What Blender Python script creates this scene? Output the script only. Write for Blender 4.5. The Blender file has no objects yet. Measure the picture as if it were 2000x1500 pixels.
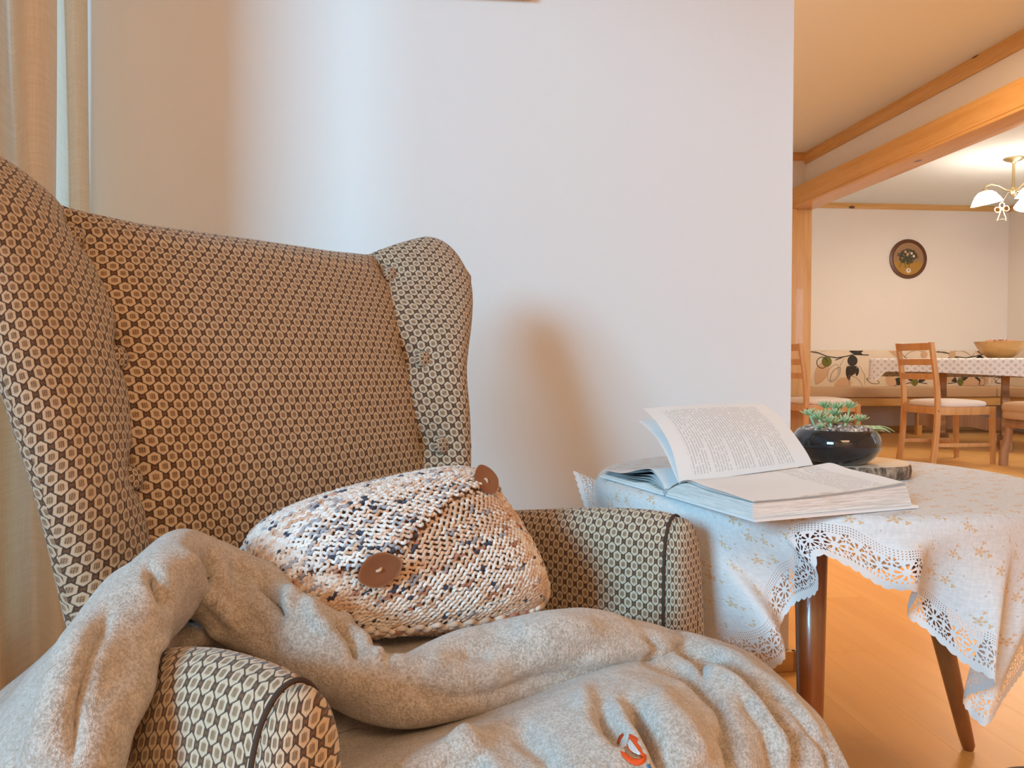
import bpy, bmesh, math, random
import numpy as np
from mathutils import Vector, Matrix, noise
from mathutils.bvhtree import BVHTree
random.seed(7)
C = bpy.context.scene.collection
sc = bpy.context.scene
PI = math.pi

# ---------------------------------------------------------------- camera
YAW, PIT, CAMH, F = math.radians(5.9), math.radians(1.456), 0.72, 1534.0
cam_d = bpy.data.cameras.new('camera'); cam = bpy.data.objects.new('camera', cam_d); C.objects.link(cam)
cam_d.sensor_width = 36.0; cam_d.lens = F / 2000 * 36.0; cam_d.clip_start = 0.02; cam_d.clip_end = 60
cam.location = (0, 0, CAMH)
cam.rotation_euler = (PI / 2 - PIT, 0, -YAW)
sc.camera = cam

# ---------------------------------------------------------------- world, lights, exposure
sc.view_settings.view_transform = 'Standard'; sc.view_settings.look = 'None'
sc.view_settings.gamma = 1.0; sc.view_settings.use_curve_mapping = False
sc.view_settings.exposure = 0.0
sc.cycles.use_denoising = True
sc.cycles.max_bounces = 10; sc.cycles.diffuse_bounces = 6; sc.cycles.transparent_max_bounces = 16
sc.cycles.sample_clamp_indirect = 6.0
w = bpy.data.worlds.new('sky'); sc.world = w; w.use_nodes = True
w.node_tree.nodes['Background'].inputs[0].default_value = (0.62, 0.80, 1.0, 1)
w.node_tree.nodes['Background'].inputs[1].default_value = 0.45

def area(name, loc, target, sx, sy, power, col, spread=180):
    d = bpy.data.lights.new(name, 'AREA'); d.shape = 'RECTANGLE'; d.size = sx; d.size_y = sy
    d.energy = power; d.color = col; d.spread = math.radians(spread)
    o = bpy.data.objects.new(name, d); C.objects.link(o); o.location = loc
    o.rotation_euler = (Vector(target) - Vector(loc)).to_track_quat('-Z', 'Y').to_euler()
    return o
# bright overcast sky low over the garden, through the window on the left
area('window_daylight', (-5.1, -4.75, 2.9), (0.1, 1.2, 0.62), 2.4, 1.9, 830, (0.28, 0.69, 1.0), 180)
# added unseen warm fill panels under the living room and passage ceilings
area('living_room_fill', (0.5, -1.9, 2.38), (0.5, -1.7, 0), 1.2, 1.2, 46, (1.0, 0.63, 0.345))
area('passage_fill', (1.9, 3.2, 2.38), (1.9, 3.2, 0), 0.8, 0.8, 42, (1.0, 0.64, 0.36))
area('dining_daylight', (4.7, 1.15, 1.5), (4.7, 7.0, 0.7), 1.6, 1.2, 55, (0.60, 0.80, 1.0))

# ---------------------------------------------------------------- coordinates
cy, sy_ = math.cos(YAW), math.sin(YAW)
def W(x, z, h):            # lateral, forward, height  ->  world
    return Vector((x * cy + z * sy_, z * cy - x * sy_, h))
def at(px, py, z):         # the photograph's pixel at forward distance z
    dx = (px - 1000) / F; dy = -(py - 750) / F
    hf = math.cos(PIT) + dy * math.sin(PIT); v = -math.sin(PIT) + dy * math.cos(PIT)
    t = z / hf
    return W(dx * t, z, CAMH + v * t)
def ath(px, py, h):        # ... at height h
    dx = (px - 1000) / F; dy = -(py - 750) / F
    hf = math.cos(PIT) + dy * math.sin(PIT); v = -math.sin(PIT) + dy * math.cos(PIT)
    t = (h - CAMH) / v
    return W(dx * t, hf * t, h)
def proj(P):               # arrays (n,3) -> px,py
    P = np.asarray(P, float); X, Y, Z = P[:, 0], P[:, 1], P[:, 2] - CAMH
    x = X * cy - Y * sy_; z = X * sy_ + Y * cy
    zz = z * math.cos(PIT) - Z * math.sin(PIT); yy = Z * math.cos(PIT) + z * math.sin(PIT)
    return 1000 + F * x / zz, 750 - F * yy / zz

# ---------------------------------------------------------------- node expressions
class X:
    nt = None
    def __init__(s, sock): s.s = sock
    def _m(op, a, b=None, c=None):
        n = X.nt.nodes.new('ShaderNodeMath'); n.operation = op
        for i, q in enumerate((a, b, c)):
            if q is None: continue
            if isinstance(q, X): X.nt.links.new(q.s, n.inputs[i])
            else: n.inputs[i].default_value = q
        return X(n.outputs[0])
    def __add__(s, o): return X._m('ADD', s, o)
    __radd__ = __add__
    def __sub__(s, o): return X._m('SUBTRACT', s, o)
    def __rsub__(s, o): return X._m('SUBTRACT', o, s)
    def __mul__(s, o): return X._m('MULTIPLY', s, o)
    __rmul__ = __mul__
    def __truediv__(s, o): return X._m('DIVIDE', s, o)
    def __lt__(s, o): return X._m('LESS_THAN', s, o)
    def __gt__(s, o): return X._m('GREATER_THAN', s, o)
def fn(op, a, b=None, c=None): return X._m(op, a, b, c)
def frac(a): return fn('FRACT', a)
def ab(a): return fn('ABSOLUTE', a)
def mx(a, b): return fn('MAXIMUM', a, b)
def mn(a, b): return fn('MINIMUM', a, b)
def ss(a, e0, e1):         # smoothstep of a from e0 to e1
    n = X.nt.nodes.new('ShaderNodeMapRange'); n.interpolation_type = 'SMOOTHSTEP'
    X.nt.links.new(a.s, n.inputs[0]); n.inputs[1].default_value = e0; n.inputs[2].default_value = e1
    n.inputs[3].default_value = 0; n.inputs[4].default_value = 1
    return X(n.outputs[0])
def coord(kind='UV'):
    n = X.nt.nodes.new('ShaderNodeTexCoord'); sp = X.nt.nodes.new('ShaderNodeSeparateXYZ')
    X.nt.links.new(n.outputs[kind], sp.inputs[0])
    return X(sp.outputs[0]), X(sp.outputs[1]), X(sp.outputs[2]), n.outputs[kind]
def comb(x, y, z=0.0):
    n = X.nt.nodes.new('ShaderNodeCombineXYZ')
    for i, q in enumerate((x, y, z)):
        if isinstance(q, X): X.nt.links.new(q.s, n.inputs[i])
        else: n.inputs[i].default_value = q
    return n.outputs[0]
def noi(vec, scale, detail=2.0, rough=0.5, dist=0.0):
    n = X.nt.nodes.new('ShaderNodeTexNoise'); n.inputs['Scale'].default_value = scale
    n.inputs['Detail'].default_value = detail; n.inputs['Roughness'].default_value = rough
    n.inputs['Distortion'].default_value = dist
    if vec is not None: X.nt.links.new(vec, n.inputs['Vector'])
    return X(n.outputs[0])
def wnoise(vec):
    n = X.nt.nodes.new('ShaderNodeTexWhiteNoise'); X.nt.links.new(vec, n.inputs['Vector']); return X(n.outputs[0])
def voro(vec, scale, rnd=1.0):
    n = X.nt.nodes.new('ShaderNodeTexVoronoi'); n.voronoi_dimensions = '2D'; n.inputs['Scale'].default_value = scale
    n.inputs['Randomness'].default_value = rnd
    X.nt.links.new(vec, n.inputs['Vector']); return n
def cmix(f, a, b):
    n = X.nt.nodes.new('ShaderNodeMix'); n.data_type = 'RGBA'
    if isinstance(f, X): X.nt.links.new(f.s, n.inputs[0])
    else: n.inputs[0].default_value = f
    for i, q in ((6, a), (7, b)):
        if isinstance(q, (tuple, list)): n.inputs[i].default_value = (*q[:3], 1)
        else: X.nt.links.new(q, n.inputs[i])
    return n.outputs[2]
def srgb(r, g, b):
    f = lambda c: (c / 255 / 12.92) if c / 255 <= 0.04045 else ((c / 255 + 0.055) / 1.055) ** 2.4
    return (f(r), f(g), f(b))
def material(name, rough=0.6, build=None, color=None, metal=0.0, sheen=0.0, coat=0.0, spec=0.5, emit=None, estr=0, trans=0.0, sss=0):
    m = bpy.data.materials.new(name); m.use_nodes = True; nt = m.node_tree; X.nt = nt
    b = nt.nodes['Principled BSDF']
    b.inputs['Roughness'].default_value = rough; b.inputs['Metallic'].default_value = metal
    b.inputs['Specular IOR Level'].default_value = spec
    b.inputs['Sheen Weight'].default_value = sheen; b.inputs['Coat Weight'].default_value = coat
    if color: b.inputs['Base Color'].default_value = (*color, 1)
    if emit: b.inputs['Emission Color'].default_value = (*emit, 1); b.inputs['Emission Strength'].default_value = estr
    if build:
        r = build()
        if r.get('color') is not None: nt.links.new(r['color'], b.inputs['Base Color'])
        if r.get('rough') is not None: nt.links.new(r['rough'].s, b.inputs['Roughness'])
        if r.get('alpha') is not None: nt.links.new(r['alpha'].s, b.inputs['Alpha'])
        if r.get('height') is not None:
            bp = nt.nodes.new('ShaderNodeBump'); bp.inputs['Strength'].default_value = r.get('strength', 0.5)
            bp.inputs['Distance'].default_value = r.get('dist', 0.001)
            nt.links.new(r['height'].s, bp.inputs['Height']); nt.links.new(bp.outputs[0], b.inputs['Normal'])
        if r.get('translucent'):
            tr = nt.nodes.new('ShaderNodeBsdfTranslucent'); ms = nt.nodes.new('ShaderNodeMixShader')
            nt.links.new(r['color'], tr.inputs[0]); ms.inputs[0].default_value = r['translucent']
            out = nt.nodes['Material Output']
            nt.links.new(b.outputs[0], ms.inputs[1]); nt.links.new(tr.outputs[0], ms.inputs[2])
            last = ms
            if r.get('alpha') is not None:
                tp = nt.nodes.new('ShaderNodeBsdfTransparent'); m2 = nt.nodes.new('ShaderNodeMixShader')
                nt.links.new(r['alpha'].s, m2.inputs[0]); nt.links.new(tp.outputs[0], m2.inputs[1])
                nt.links.new(ms.outputs[0], m2.inputs[2]); last = m2
                for l in list(b.inputs['Alpha'].links): nt.links.remove(l)
                b.inputs['Alpha'].default_value = 1
            nt.links.new(last.outputs[0], out.inputs[0])
    return m

# ---------------------------------------------------------------- mesh helpers
def tag(o, label=None, cat=None, group=None, kind=None):
    if label: o['label'] = label
    if cat: o['category'] = cat
    if group: o['group'] = group
    if kind: o['kind'] = kind
    return o
def empty(name, loc, rz=0.0):
    o = bpy.data.objects.new(name, None); C.objects.link(o); o.location = loc; o.rotation_euler.z = rz
    o.empty_display_size = 0.05
    return o
def mesh(name, V, Fc, mat, parent=None, smooth=True, uv=None, local=False, mats=None, midx=None, sharp=None):
    """verts in world space; parent location is taken off (local=True: verts already local)"""
    me = bpy.data.meshes.new(name)
    off = Vector((0, 0, 0))
    if parent is not None and not local:
        p = parent
        while p is not None: off += p.location; p = p.parent
    me.from_pydata([tuple(Vector(v) - off) for v in V], [], Fc)
    for m in (mats or [mat]): me.materials.append(m)
    if midx is not None: me.polygons.foreach_set('material_index', midx)
    if uv is not None:
        l = me.uv_layers.new(name='UVMap')
        vi = np.empty(len(me.loops), int); me.loops.foreach_get('vertex_index', vi)
        l.data.foreach_set('uv', np.asarray(uv, float)[vi].ravel())
    if smooth:
        me.polygons.foreach_set('use_smooth', [True] * len(me.polygons))
        if sharp is not None:
            me.set_sharp_from_angle(angle=math.radians(sharp))
    me.update()
    o = bpy.data.objects.new(name, me); C.objects.link(o)
    if parent is not None: o.parent = parent
    return o
class MB:
    """collects simple solids into one mesh"""
    def __init__(s): s.V = []; s.F = []
    def add(s, V, Fc):
        k = len(s.V); s.V += [Vector(v) for v in V]; s.F += [tuple(i + k for i in f) for f in Fc]; return s
    def box(s, a, b, bev=0.0):
        bm = bmesh.new(); bmesh.ops.create_cube(bm, size=1)
        a, b = Vector(a), Vector(b); c = (a + b) / 2; d = b - a
        for v in bm.verts: v.co = Vector((v.co.x * d.x + c.x, v.co.y * d.y + c.y, v.co.z * d.z + c.z))
        if bev: bmesh.ops.bevel(bm, geom=bm.edges[:], offset=bev, segments=2, profile=0.7, affect='EDGES')
        s.bm(bm); return s
    def bm(s, bm, M=None):
        bm.verts.index_update()
        s.add([(M @ v.co) if M else v.co.copy() for v in bm.verts], [tuple(v.index for v in f.verts) for f in bm.faces]); bm.free()
    def obox(s, M, size, bev=0.0):         # oriented box: matrix, size
        bm = bmesh.new(); bmesh.ops.create_cube(bm, size=1)
        for v in bm.verts: v.co = Vector((v.co.x * size[0], v.co.y * size[1], v.co.z * size[2]))
        if bev: bmesh.ops.bevel(bm, geom=bm.edges[:], offset=bev, segments=2, profile=0.7, affect='EDGES')
        s.bm(bm, M); return s
    def tube(s, pts, r, n=10, cap=True, closed=False):
        pts = [Vector(p) for p in pts]; rr = r if isinstance(r, (list, tuple)) else [r] * len(pts)
        k0 = len(s.V); N = len(pts); up = Vector((0, 0, 1)); prev = None
        for i, p in enumerate(pts):
            if closed: t = pts[(i + 1) % N] - pts[i - 1]
            else: t = pts[min(i + 1, N - 1)] - pts[max(i - 1, 0)]
            t.normalize()
            if prev is None:
                a = t.cross(up if abs(t.z) < 0.9 else Vector((1, 0, 0))).normalized()
            else:
                a = (prev - t * prev.dot(t)).normalized()
            prev = a; b = t.cross(a)
            for j in range(n):
                q = 2 * PI * j / n; s.V.append(p + (a * math.cos(q) + b * math.sin(q)) * rr[i])
        for i in range(N if closed else N - 1):
            for j in range(n):
                i2 = (i + 1) % N
                s.F.append((k0 + i * n + j, k0 + i * n + (j + 1) % n, k0 + i2 * n + (j + 1) % n, k0 + i2 * n + j))
        if cap and not closed:
            s.F.append(tuple(k0 + j for j in range(n))[::-1]); s.F.append(tuple(k0 + (N - 1) * n + j for j in range(n)))
        return s
    def lathe(s, prof, c, n=48, M=None):
        k0 = len(s.V); c = Vector(c); R = M or Matrix.Identity(3)
        for (r, h) in prof:
            for j in range(n):
                q = 2 * PI * j / n; s.V.append(c + R @ Vector((r * math.cos(q), r * math.sin(q), h)))
        for i in range(len(prof) - 1):
            for j in range(n):
                s.F.append((k0 + i * n + j, k0 + i * n + (j + 1) % n, k0 + (i + 1) * n + (j + 1) % n, k0 + (i + 1) * n + j))
        return s
    def prism(s, poly, M, th):             # 2D polygon in matrix xy plane, thickness along z
        n = len(poly); k = len(s.V)
        for zz in (-th / 2, th / 2):
            for (x, y) in poly: s.V.append(M @ Vector((x, y, zz)))
        s.F.append(tuple(k + i for i in range(n))[::-1]); s.F.append(tuple(k + n + i for i in range(n)))
        for i in range(n): s.F.append((k + i, k + (i + 1) % n, k + n + (i + 1) % n, k + n + i))
        return s
    def build(s, name, mat, parent=None, smooth=True, sharp=35, local=False):
        return mesh(name, s.V, s.F, mat, parent, smooth, local=local, sharp=sharp if smooth else None)
def cr(P, t):              # catmull-rom on array of control rows, t in [0, n-1]
    n = len(P); i = int(min(max(math.floor(t), 0), n - 2)); f = t - i
    p1, p2 = P[i], P[i + 1]
    p0 = P[i - 1] if i > 0 else 2 * p1 - p2
    p3 = P[i + 2] if i + 2 < n else 2 * p2 - p1
    return 0.5 * ((2 * p1) + (p2 - p0) * f + (2 * p0 - 5 * p1 + 4 * p2 - p3) * f * f + (3 * p1 - p0 - 3 * p2 + p3) * f ** 3)
def grid_faces(nu, nv, k=0, closed_u=False):     # vertex index = i*nv + j
    F_ = []
    for i in range(nu if closed_u else nu - 1):
        for j in range(nv - 1):
            a = k + i * nv + j; b = k + ((i + 1) % nu) * nv + j
            F_.append((a, b, b + 1, a + 1))
    return F_
def tab(xs, ys, x): return float(np.interp(x, xs, ys))
def stab(pts, x):          # smooth table
    xs = [p[0] for p in pts]; ys = np.array([p[1] for p in pts], float)
    if x <= xs[0]: return float(ys[0])
    if x >= xs[-1]: return float(ys[-1])
    i = int(np.searchsorted(xs, x)) - 1; f = (x - xs[i]) / (xs[i + 1] - xs[i])
    return float(cr(ys, i + f))
def sstep(e0, e1, x):
    t = min(max((x - e0) / (e1 - e0), 0), 1); return t * t * (3 - 2 * t)
# ---------------------------------------------------------------- materials
def m_plaster(col, sc_=90):
    def b():
        _, _, _, o = coord('Object')
        n = noi(o, sc_, 4); n2 = noi(o, 1.3, 2)
        return dict(color=cmix(n2, tuple(c * 0.97 for c in col), col), height=n, strength=0.12, dist=0.002)
    return b
WALL = material('white_plaster', 0.85, m_plaster((0.82, 0.80, 0.78)))
CEIL = material('ceiling_plaster', 0.9, m_plaster((0.80, 0.85, 0.87)))
DWALL = material('cream_plaster', 0.85, m_plaster((0.82, 0.76, 0.70)))
def m_wood(c1, c2, axis='Y', g=1.0, knots=True, dark=(0.10, 0.035, 0.012)):
    def b():
        x, y, z, o = coord('Object')
        k = {'X': (0.06, 1, 1), 'Y': (1, 0.06, 1), 'Z': (1, 1, 0.06)}[axis]
        v = comb(x * k[0], y * k[1], z * k[2])
        n = noi(v, 26 * g, 5, 0.6, 0.6); n1 = noi(v, 120 * g, 3, 0.6)
        t = ss(n * 0.75 + n1 * 0.3, 0.32, 0.72)
        col = cmix(t, c2, c1)
        if knots:
            kk = {'X': (0.5, 1, 1), 'Y': (1, 0.5, 1), 'Z': (1, 1, 0.5)}[axis]
            nn = X.nt.nodes.new('ShaderNodeTexVoronoi'); nn.inputs['Scale'].default_value = 5.0
            X.nt.links.new(comb(x * kk[0], y * kk[1], z * kk[2]), nn.inputs['Vector'])
            col = cmix(ss(X(nn.outputs['Distance']), 0.11, 0.06), col, dark)
        return dict(color=col, height=n1, strength=0.15, dist=0.0006)
    return b
PINE_Y = material('honey_pine_y', 0.38, m_wood((0.68, 0.41, 0.155), (0.57, 0.305, 0.085), 'Y'), coat=0.2)
PINE_X = material('honey_pine_x', 0.38, m_wood((0.68, 0.41, 0.155), (0.57, 0.305, 0.085), 'X'), coat=0.2)
PINE_Z = material('honey_pine_z', 0.38, m_wood((0.68, 0.41, 0.155), (0.57, 0.305, 0.085), 'Z'), coat=0.2)
PINE_C = material('chair_pine', 0.42, m_wood((0.62, 0.35, 0.145), (0.50, 0.245, 0.08), 'Z', 1.0, False), coat=0.15)
OAKD = material('table_trestle_wood', 0.5, m_wood((0.42, 0.23, 0.11), (0.30, 0.15, 0.07), 'Z', 0.7, False))
LEG = material('brown_walnut_leg', 0.28, m_wood((0.30, 0.105, 0.030), (0.20, 0.062, 0.018), 'Z', 0.9, False), coat=0.3)
GOLD = material('gold_frame_wood', 0.35, m_wood((0.85, 0.56, 0.24), (0.70, 0.42, 0.15), 'X', 1.0, False), coat=0.3)
def m_floor():
    x, y, z, o = coord('Object')
    g = X.nt.nodes.new('ShaderNodeNewGeometry')
    oi = X.nt.nodes.new('ShaderNodeObjectInfo'); r = X(oi.outputs['Random'])
    v = comb(x + r * 13.0, y * 0.07 + r * 7.0, 0.0)
    n = noi(v, 22, 5, 0.6, 0.8); n1 = noi(comb(x * 1.0, y * 0.12 + r * 9.0, 0.0), 5, 2, 0.5, 1.2)
    a = cmix(ss(n, 0.3, 0.75), (0.66, 0.33, 0.075), (0.76, 0.41, 0.115))
    col = cmix(r * 0.55 + n1 * 0.3, a, (0.80, 0.46, 0.15))
    return dict(color=col, height=n, strength=0.05, dist=0.0005, rough=0.27 + n * 0.10)
FLOOR = material('maple_floor', 0.3, m_floor, coat=0.0, spec=0.35)

def m_chairfabric():
    u, v, _, o = coord('UV')
    a = 0.0172; b_ = 0.0205
    wob = noi(comb(u, v), 14, 2)
    U = u / a + (wob - 0.5) * 0.35; Vv = v / b_ + (noi(comb(v, u, 3.0), 11, 2) - 0.5) * 0.25
    def lat(ox):
        return ab(frac(U + ox) - 0.5), ab(frac(Vv + ox) - 0.5)
    xa, ya = lat(0.0); xb, yb = lat(0.5)
    def met(x, y): return mx(x / 0.365, (x * 0.62 + y) / 0.43)
    ma, mb = met(xa, ya), met(xb, yb)
    m = mn(ma, mb); isa = ma < mb
    xx = xa * isa + xb * (1 - isa); yy = ya * isa + yb * (1 - isa)
    idn = wnoise(comb(fn('FLOOR', U * 2.0), fn('FLOOR', Vv * 2.0)))
    thread = noi(comb(u * 1.0, v * 0.35), 1400, 1)
    creamy = cmix(ss(m, 0.30, 0.62), (0.40, 0.26, 0.145), cmix(noi(comb(u, v), 60, 2), (0.71, 0.58, 0.43), (0.58, 0.44, 0.30)))
    creamy = cmix(thread * 0.5, creamy, (0.50, 0.38, 0.26))
    brown = cmix(idn, (0.20, 0.10, 0.055), (0.12, 0.07, 0.038))
    dark = (0.075, 0.045, 0.030)
    # base: patches above and below each motif
    gap = ss(m, 1.0, 1.12)
    edge = ss(m, 0.82, 0.92)
    col = cmix(edge, creamy, dark)
    patch = ss(m, 1.02, 1.12)
    col = cmix(patch, col, brown)
    # three little vertical strokes in the middle of every motif
    sx_ = mn(xx, ab(xx - 0.105))
    st = ss(sx_, 0.046, 0.020) * ss(yy, 0.17, 0.12)
    col = cmix(st * (0.45 + 0.5 * idn), col, (0.16, 0.10, 0.065))
    hgt = (1 - edge) * 0.8 + thread * 0.25 - st * 0.25
    return dict(color=col, height=hgt, strength=0.75, dist=0.0022)
FABRIC = material('honeycomb_upholstery', 0.9, m_chairfabric, sheen=0.25, spec=0.2)
WELT = material('dark_welt', 0.9, color=(0.055, 0.032, 0.022))
def m_blanket():
    x, y, z, o = coord('Object')
    n = noi(o, 420, 3, 0.65); n2 = noi(o, 90, 3, 0.6); n3 = noi(o, 1100, 2, 0.6)
    t = ss(n * 0.7 + n2 * 0.3, 0.36, 0.64)
    col = cmix(t, (0.39, 0.325, 0.265), (0.67, 0.61, 0.55))
    return dict(color=col, height=n * 0.6 + n2 * 0.7 + n3 * 0.3, strength=0.9, dist=0.0035)
FLEECE = material('taupe_fleece', 0.95, m_blanket, sheen=0.55, spec=0.1)
def m_cloth():
    u, v, _, o = coord('UV')
    wv = fn('SINE', u * 2600.0) * fn('SINE', v * 2600.0)
    slub = noi(comb(u * 0.3, v), 300, 2) + noi(comb(u, v * 0.3), 300, 2)
    base = cmix(ss(slub, 0.8, 1.25), (0.78, 0.78, 0.77), (0.86, 0.86, 0.85))
    vo = voro(comb(u, v), 24.0, 0.75)
    sub = X.nt.nodes.new('ShaderNodeVectorMath'); sub.operation = 'SUBTRACT'
    sclv = X.nt.nodes.new('ShaderNodeVectorMath'); sclv.operation = 'SCALE'; sclv.inputs[3].default_value = 1.0
    X.nt.links.new(comb(u, v), sub.inputs[0]); X.nt.links.new(vo.outputs['Position'], sub.inputs[1])
    sp = X.nt.nodes.new('ShaderNodeSeparateXYZ'); X.nt.links.new(sub.outputs[0], sp.inputs[0])
    dx, dy = X(sp.outputs[0]), X(sp.outputs[1])
    def flower(cx_, cy_, R, n=5, ring=True):
        ax, ay = dx - cx_, dy - cy_
        r = fn('SQRT', ax * ax + ay * ay); th = fn('ARCTAN2', ay, ax)
        lim = R * (0.72 + 0.28 * fn('COSINE', th * float(n)))
        inner = ss(lim - r, 0.0, R * 0.18)
        if ring: inner = inner * (0.45 + 0.55 * ss(r, R * 0.30, R * 0.62)) + ss(r, R * 0.24, R * 0.16) * 0.8
        return inner
    f1 = flower(0.0, 0.0, 0.0080); f2 = flower(0.0105, 0.006, 0.0036, 3, False); f3 = flower(0.004, -0.0112, 0.0030, 3, False)
    f4 = flower(-0.008, -0.006, 0.0016, 2, False)
    gold = (0.78, 0.42, 0.10)
    g = mn(f1 + f2 + f3 + f4, 1.0)
    col = cmix(g * 0.72, base, gold)
    vo2 = voro(comb(u + 0.31, v + 0.17), 33.0, 1.0)
    col = cmix(ss(X(vo2.outputs['Distance']), 0.055, 0.03) * 0.45, col, (0.45, 0.30, 0.18))
    return dict(color=col, height=wv * 0.4 + slub, strength=0.2, dist=0.0008, translucent=0.22)
CLOTH = material('flowered_linen', 0.9, m_cloth, spec=0.2, sheen=0.1)
def m_lace():
    u, v, _, o = coord('UV')          # u along the hem in metres, v: 0 at the cloth, 1 at the tips
    P = 0.026; H = 0.060
    vm = v * H
    # wheel flowers
    def wheel(off, yc, Rw, n):
        x_ = (frac(u / P + off) - 0.5) * P; y_ = vm - yc
        r = fn('SQRT', x_ * x_ + y_ * y_); th = fn('ARCTAN2', y_, x_)
        rr = ss(r, Rw * 0.30, Rw * 0.42) * ss(r, Rw * 0.92, Rw * 0.80)
        return rr * ss(fn('COSINE', th * float(n)), -0.15, 0.2)
    h = wheel(0.0, 0.031, 0.0125, 8)
    h = mx(h, wheel(0.5, 0.020, 0.0068, 6)); h = mx(h, wheel(0.5, 0.0405, 0.0062, 6))
    # fine filet mesh next to the cloth
    mesh_ = ss(fn('SINE', u * (2 * PI / 0.0034)), 0.25, 0.6) * ss(fn('SINE', vm * (2 * PI / 0.0034)), 0.25, 0.6) * ss(vm, 0.0165, 0.0150) * ss(vm, 0.001, 0.002)
    h = mx(h, mesh_)
    # scalloped border
    sc_ = ab(fn('SINE', u * (PI / 0.0150)))
    lim = 0.0562 + 0.0030 * sc_
    out = vm > lim
    pic = ss(fn('SINE', u * (2 * PI / 0.0050)), 0.3, 0.7) * ss(vm, 0.0435, 0.0445) * ss(vm, 0.0475, 0.0465)
    h = mx(h, pic)
    alpha = (1 - h) * (1 - out)
    yarn = noi(comb(u, v * 0.05), 700, 2)
    col = cmix(yarn * 0.4, (0.88, 0.87, 0.86), (0.74, 0.70, 0.66))
    return dict(color=col, alpha=alpha, height=yarn, strength=0.5, dist=0.001, translucent=0.2)
LACE = material('white_crochet_lace', 0.9, m_lace, spec=0.2)
def m_curtain():
    x, y, z, o = coord('Object')
    h1 = noi(comb(x * 2, y * 2, z * 60), 6, 4, 0.7); h2 = noi(comb(x * 60, y * 60, z * 2), 6, 4, 0.7)
    col = cmix(ss(h1 + h2, 0.75, 1.25), (0.90, 0.76, 0.60), (0.97, 0.88, 0.76))
    return dict(color=col, height=h1 + h2, strength=0.25, dist=0.001, translucent=0.62)
CURTAIN = material('beige_linen_curtain', 0.95, m_curtain, spec=0.1)
PAPER_UV = None
def m_page(full=True, x0=0.10, x1=0.88, y0=0.07, y1=0.92, block=None):
    def b():
        u, v, _, o = coord('UV')      # u: across the lines (head to foot), v: 0 fore edge .. 1 gutter along the lines
        n = 46.0
        line = frac(u * n); li = fn('FLOOR', u * n)
        bar = ss(line, 0.25, 0.36) * ss(line, 0.80, 0.68)
        w_ = wnoise(comb(li, fn('FLOOR', v * 70.0 + wnoise(comb(li, 5.0)) * 3.0)))
        word = ss(w_, 0.13, 0.17)
        glyph = 0.55 + 0.45 * fn('SINE', v * 900.0 + li * 1.7)
        ends = 1.0
        ragged = wnoise(comb(li, 1.0))
        lastl = ss(ragged, 0.12, 0.13)        # some lines stop short (paragraph ends)
        stop = lastl + (1 - lastl) * ss(v, y0 + 0.45, y0 + 0.449)
        inside = ss(u, x0, x0 + 0.002) * ss(u, x1 + 0.002, x1) * ss(v, y0, y0 + 0.003) * ss(v, y1 + 0.003, y1)
        if block is not None:
            inside = inside * ss(u, block[0], block[0] + 0.004) * ss(u, block[1] + 0.004, block[1])
        ink = bar * word * glyph * stop * inside
        fib = noi(comb(u, v), 300, 2)
        col = cmix(ink * 0.55, cmix(fib, (0.87, 0.87, 0.86), (0.91, 0.91, 0.90)), (0.12, 0.12, 0.13))
        return dict(color=col, translucent=0.18)
    return b
PAGE = material('printed_page', 0.8, m_page(), spec=0.2)
PAGE_R = material('printed_page_right', 0.8, m_page(block=(0.60, 0.97)), spec=0.2)
def m_block():
    x, y, z, o = coord('Object')
    n = noi(comb(x * 0.02, y * 0.02, z), 900, 3, 0.8)
    return dict(color=cmix(ss(n, 0.35, 0.65), (0.58, 0.53, 0.48), (0.84, 0.80, 0.76)), height=n, strength=0.5, dist=0.0006)
BLOCK = material('page_edges', 0.85, m_block)
COVER = material('white_book_cover', 0.5, color=(0.80, 0.80, 0.80))
BAND = material('grey_headband', 0.8, color=(0.42, 0.44, 0.46))
BLACKG = material('black_glazed_ceramic', 0.07, color=(0.012, 0.012, 0.014), coat=0.6)
def m_gravel():
    oi = X.nt.nodes.new('ShaderNodeNewGeometry'); r = X(oi.outputs['Random Per Island'])
    c = cmix(ss(r, 0.2, 0.9), (0.28, 0.17, 0.12), (0.70, 0.58, 0.48))
    c = cmix(ss(r, 0.93, 0.95), c, (0.06, 0.05, 0.05))
    return dict(color=c)
GRAVEL = material('pink_grey_gravel', 0.7, m_gravel)
def m_succ():
    u, v, _, o = coord('UV')
    oi = X.nt.nodes.new('ShaderNodeNewGeometry'); r = X(oi.outputs['Random Per Island'])
    c = cmix(r, (0.25, 0.40, 0.15), (0.48, 0.58, 0.28))
    return dict(color=cmix(ss(u, 0.55, 1.0) * 0.75, c, cmix(r, (0.74, 0.74, 0.48), (0.62, 0.36, 0.20))))
SUCC = material('succulent_green', 0.45, m_succ)
def m_slice():
    x, y, z, o = coord('Object')
    r = fn('SQRT', x * x + y * y)
    n = noi(o, 30, 2)
    ring = fn('SINE', (r + n * 0.006) * 1500.0) * 0.5 + 0.5
    return dict(color=cmix(ring, (0.68, 0.52, 0.36), (0.80, 0.67, 0.50)), height=ring, strength=0.1, dist=0.0004)
SLICE = material('cut_wood', 0.7, m_slice)
def m_bark():
    x, y, z, o = coord('Object')
    n = noi(comb(x, y, z * 0.35), 110, 4, 0.7)
    return dict(color=cmix(ss(n, 0.35, 0.65), (0.07, 0.04, 0.025), (0.42, 0.30, 0.21)), height=n, strength=1.0, dist=0.004)
BARK = material('rough_bark', 0.9, m_bark)
LEATHER = material('brown_leather_button', 0.45, color=(0.235, 0.085, 0.035))
THREADM = material('peach_yarn', 0.9, color=(0.62, 0.40, 0.26))
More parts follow.
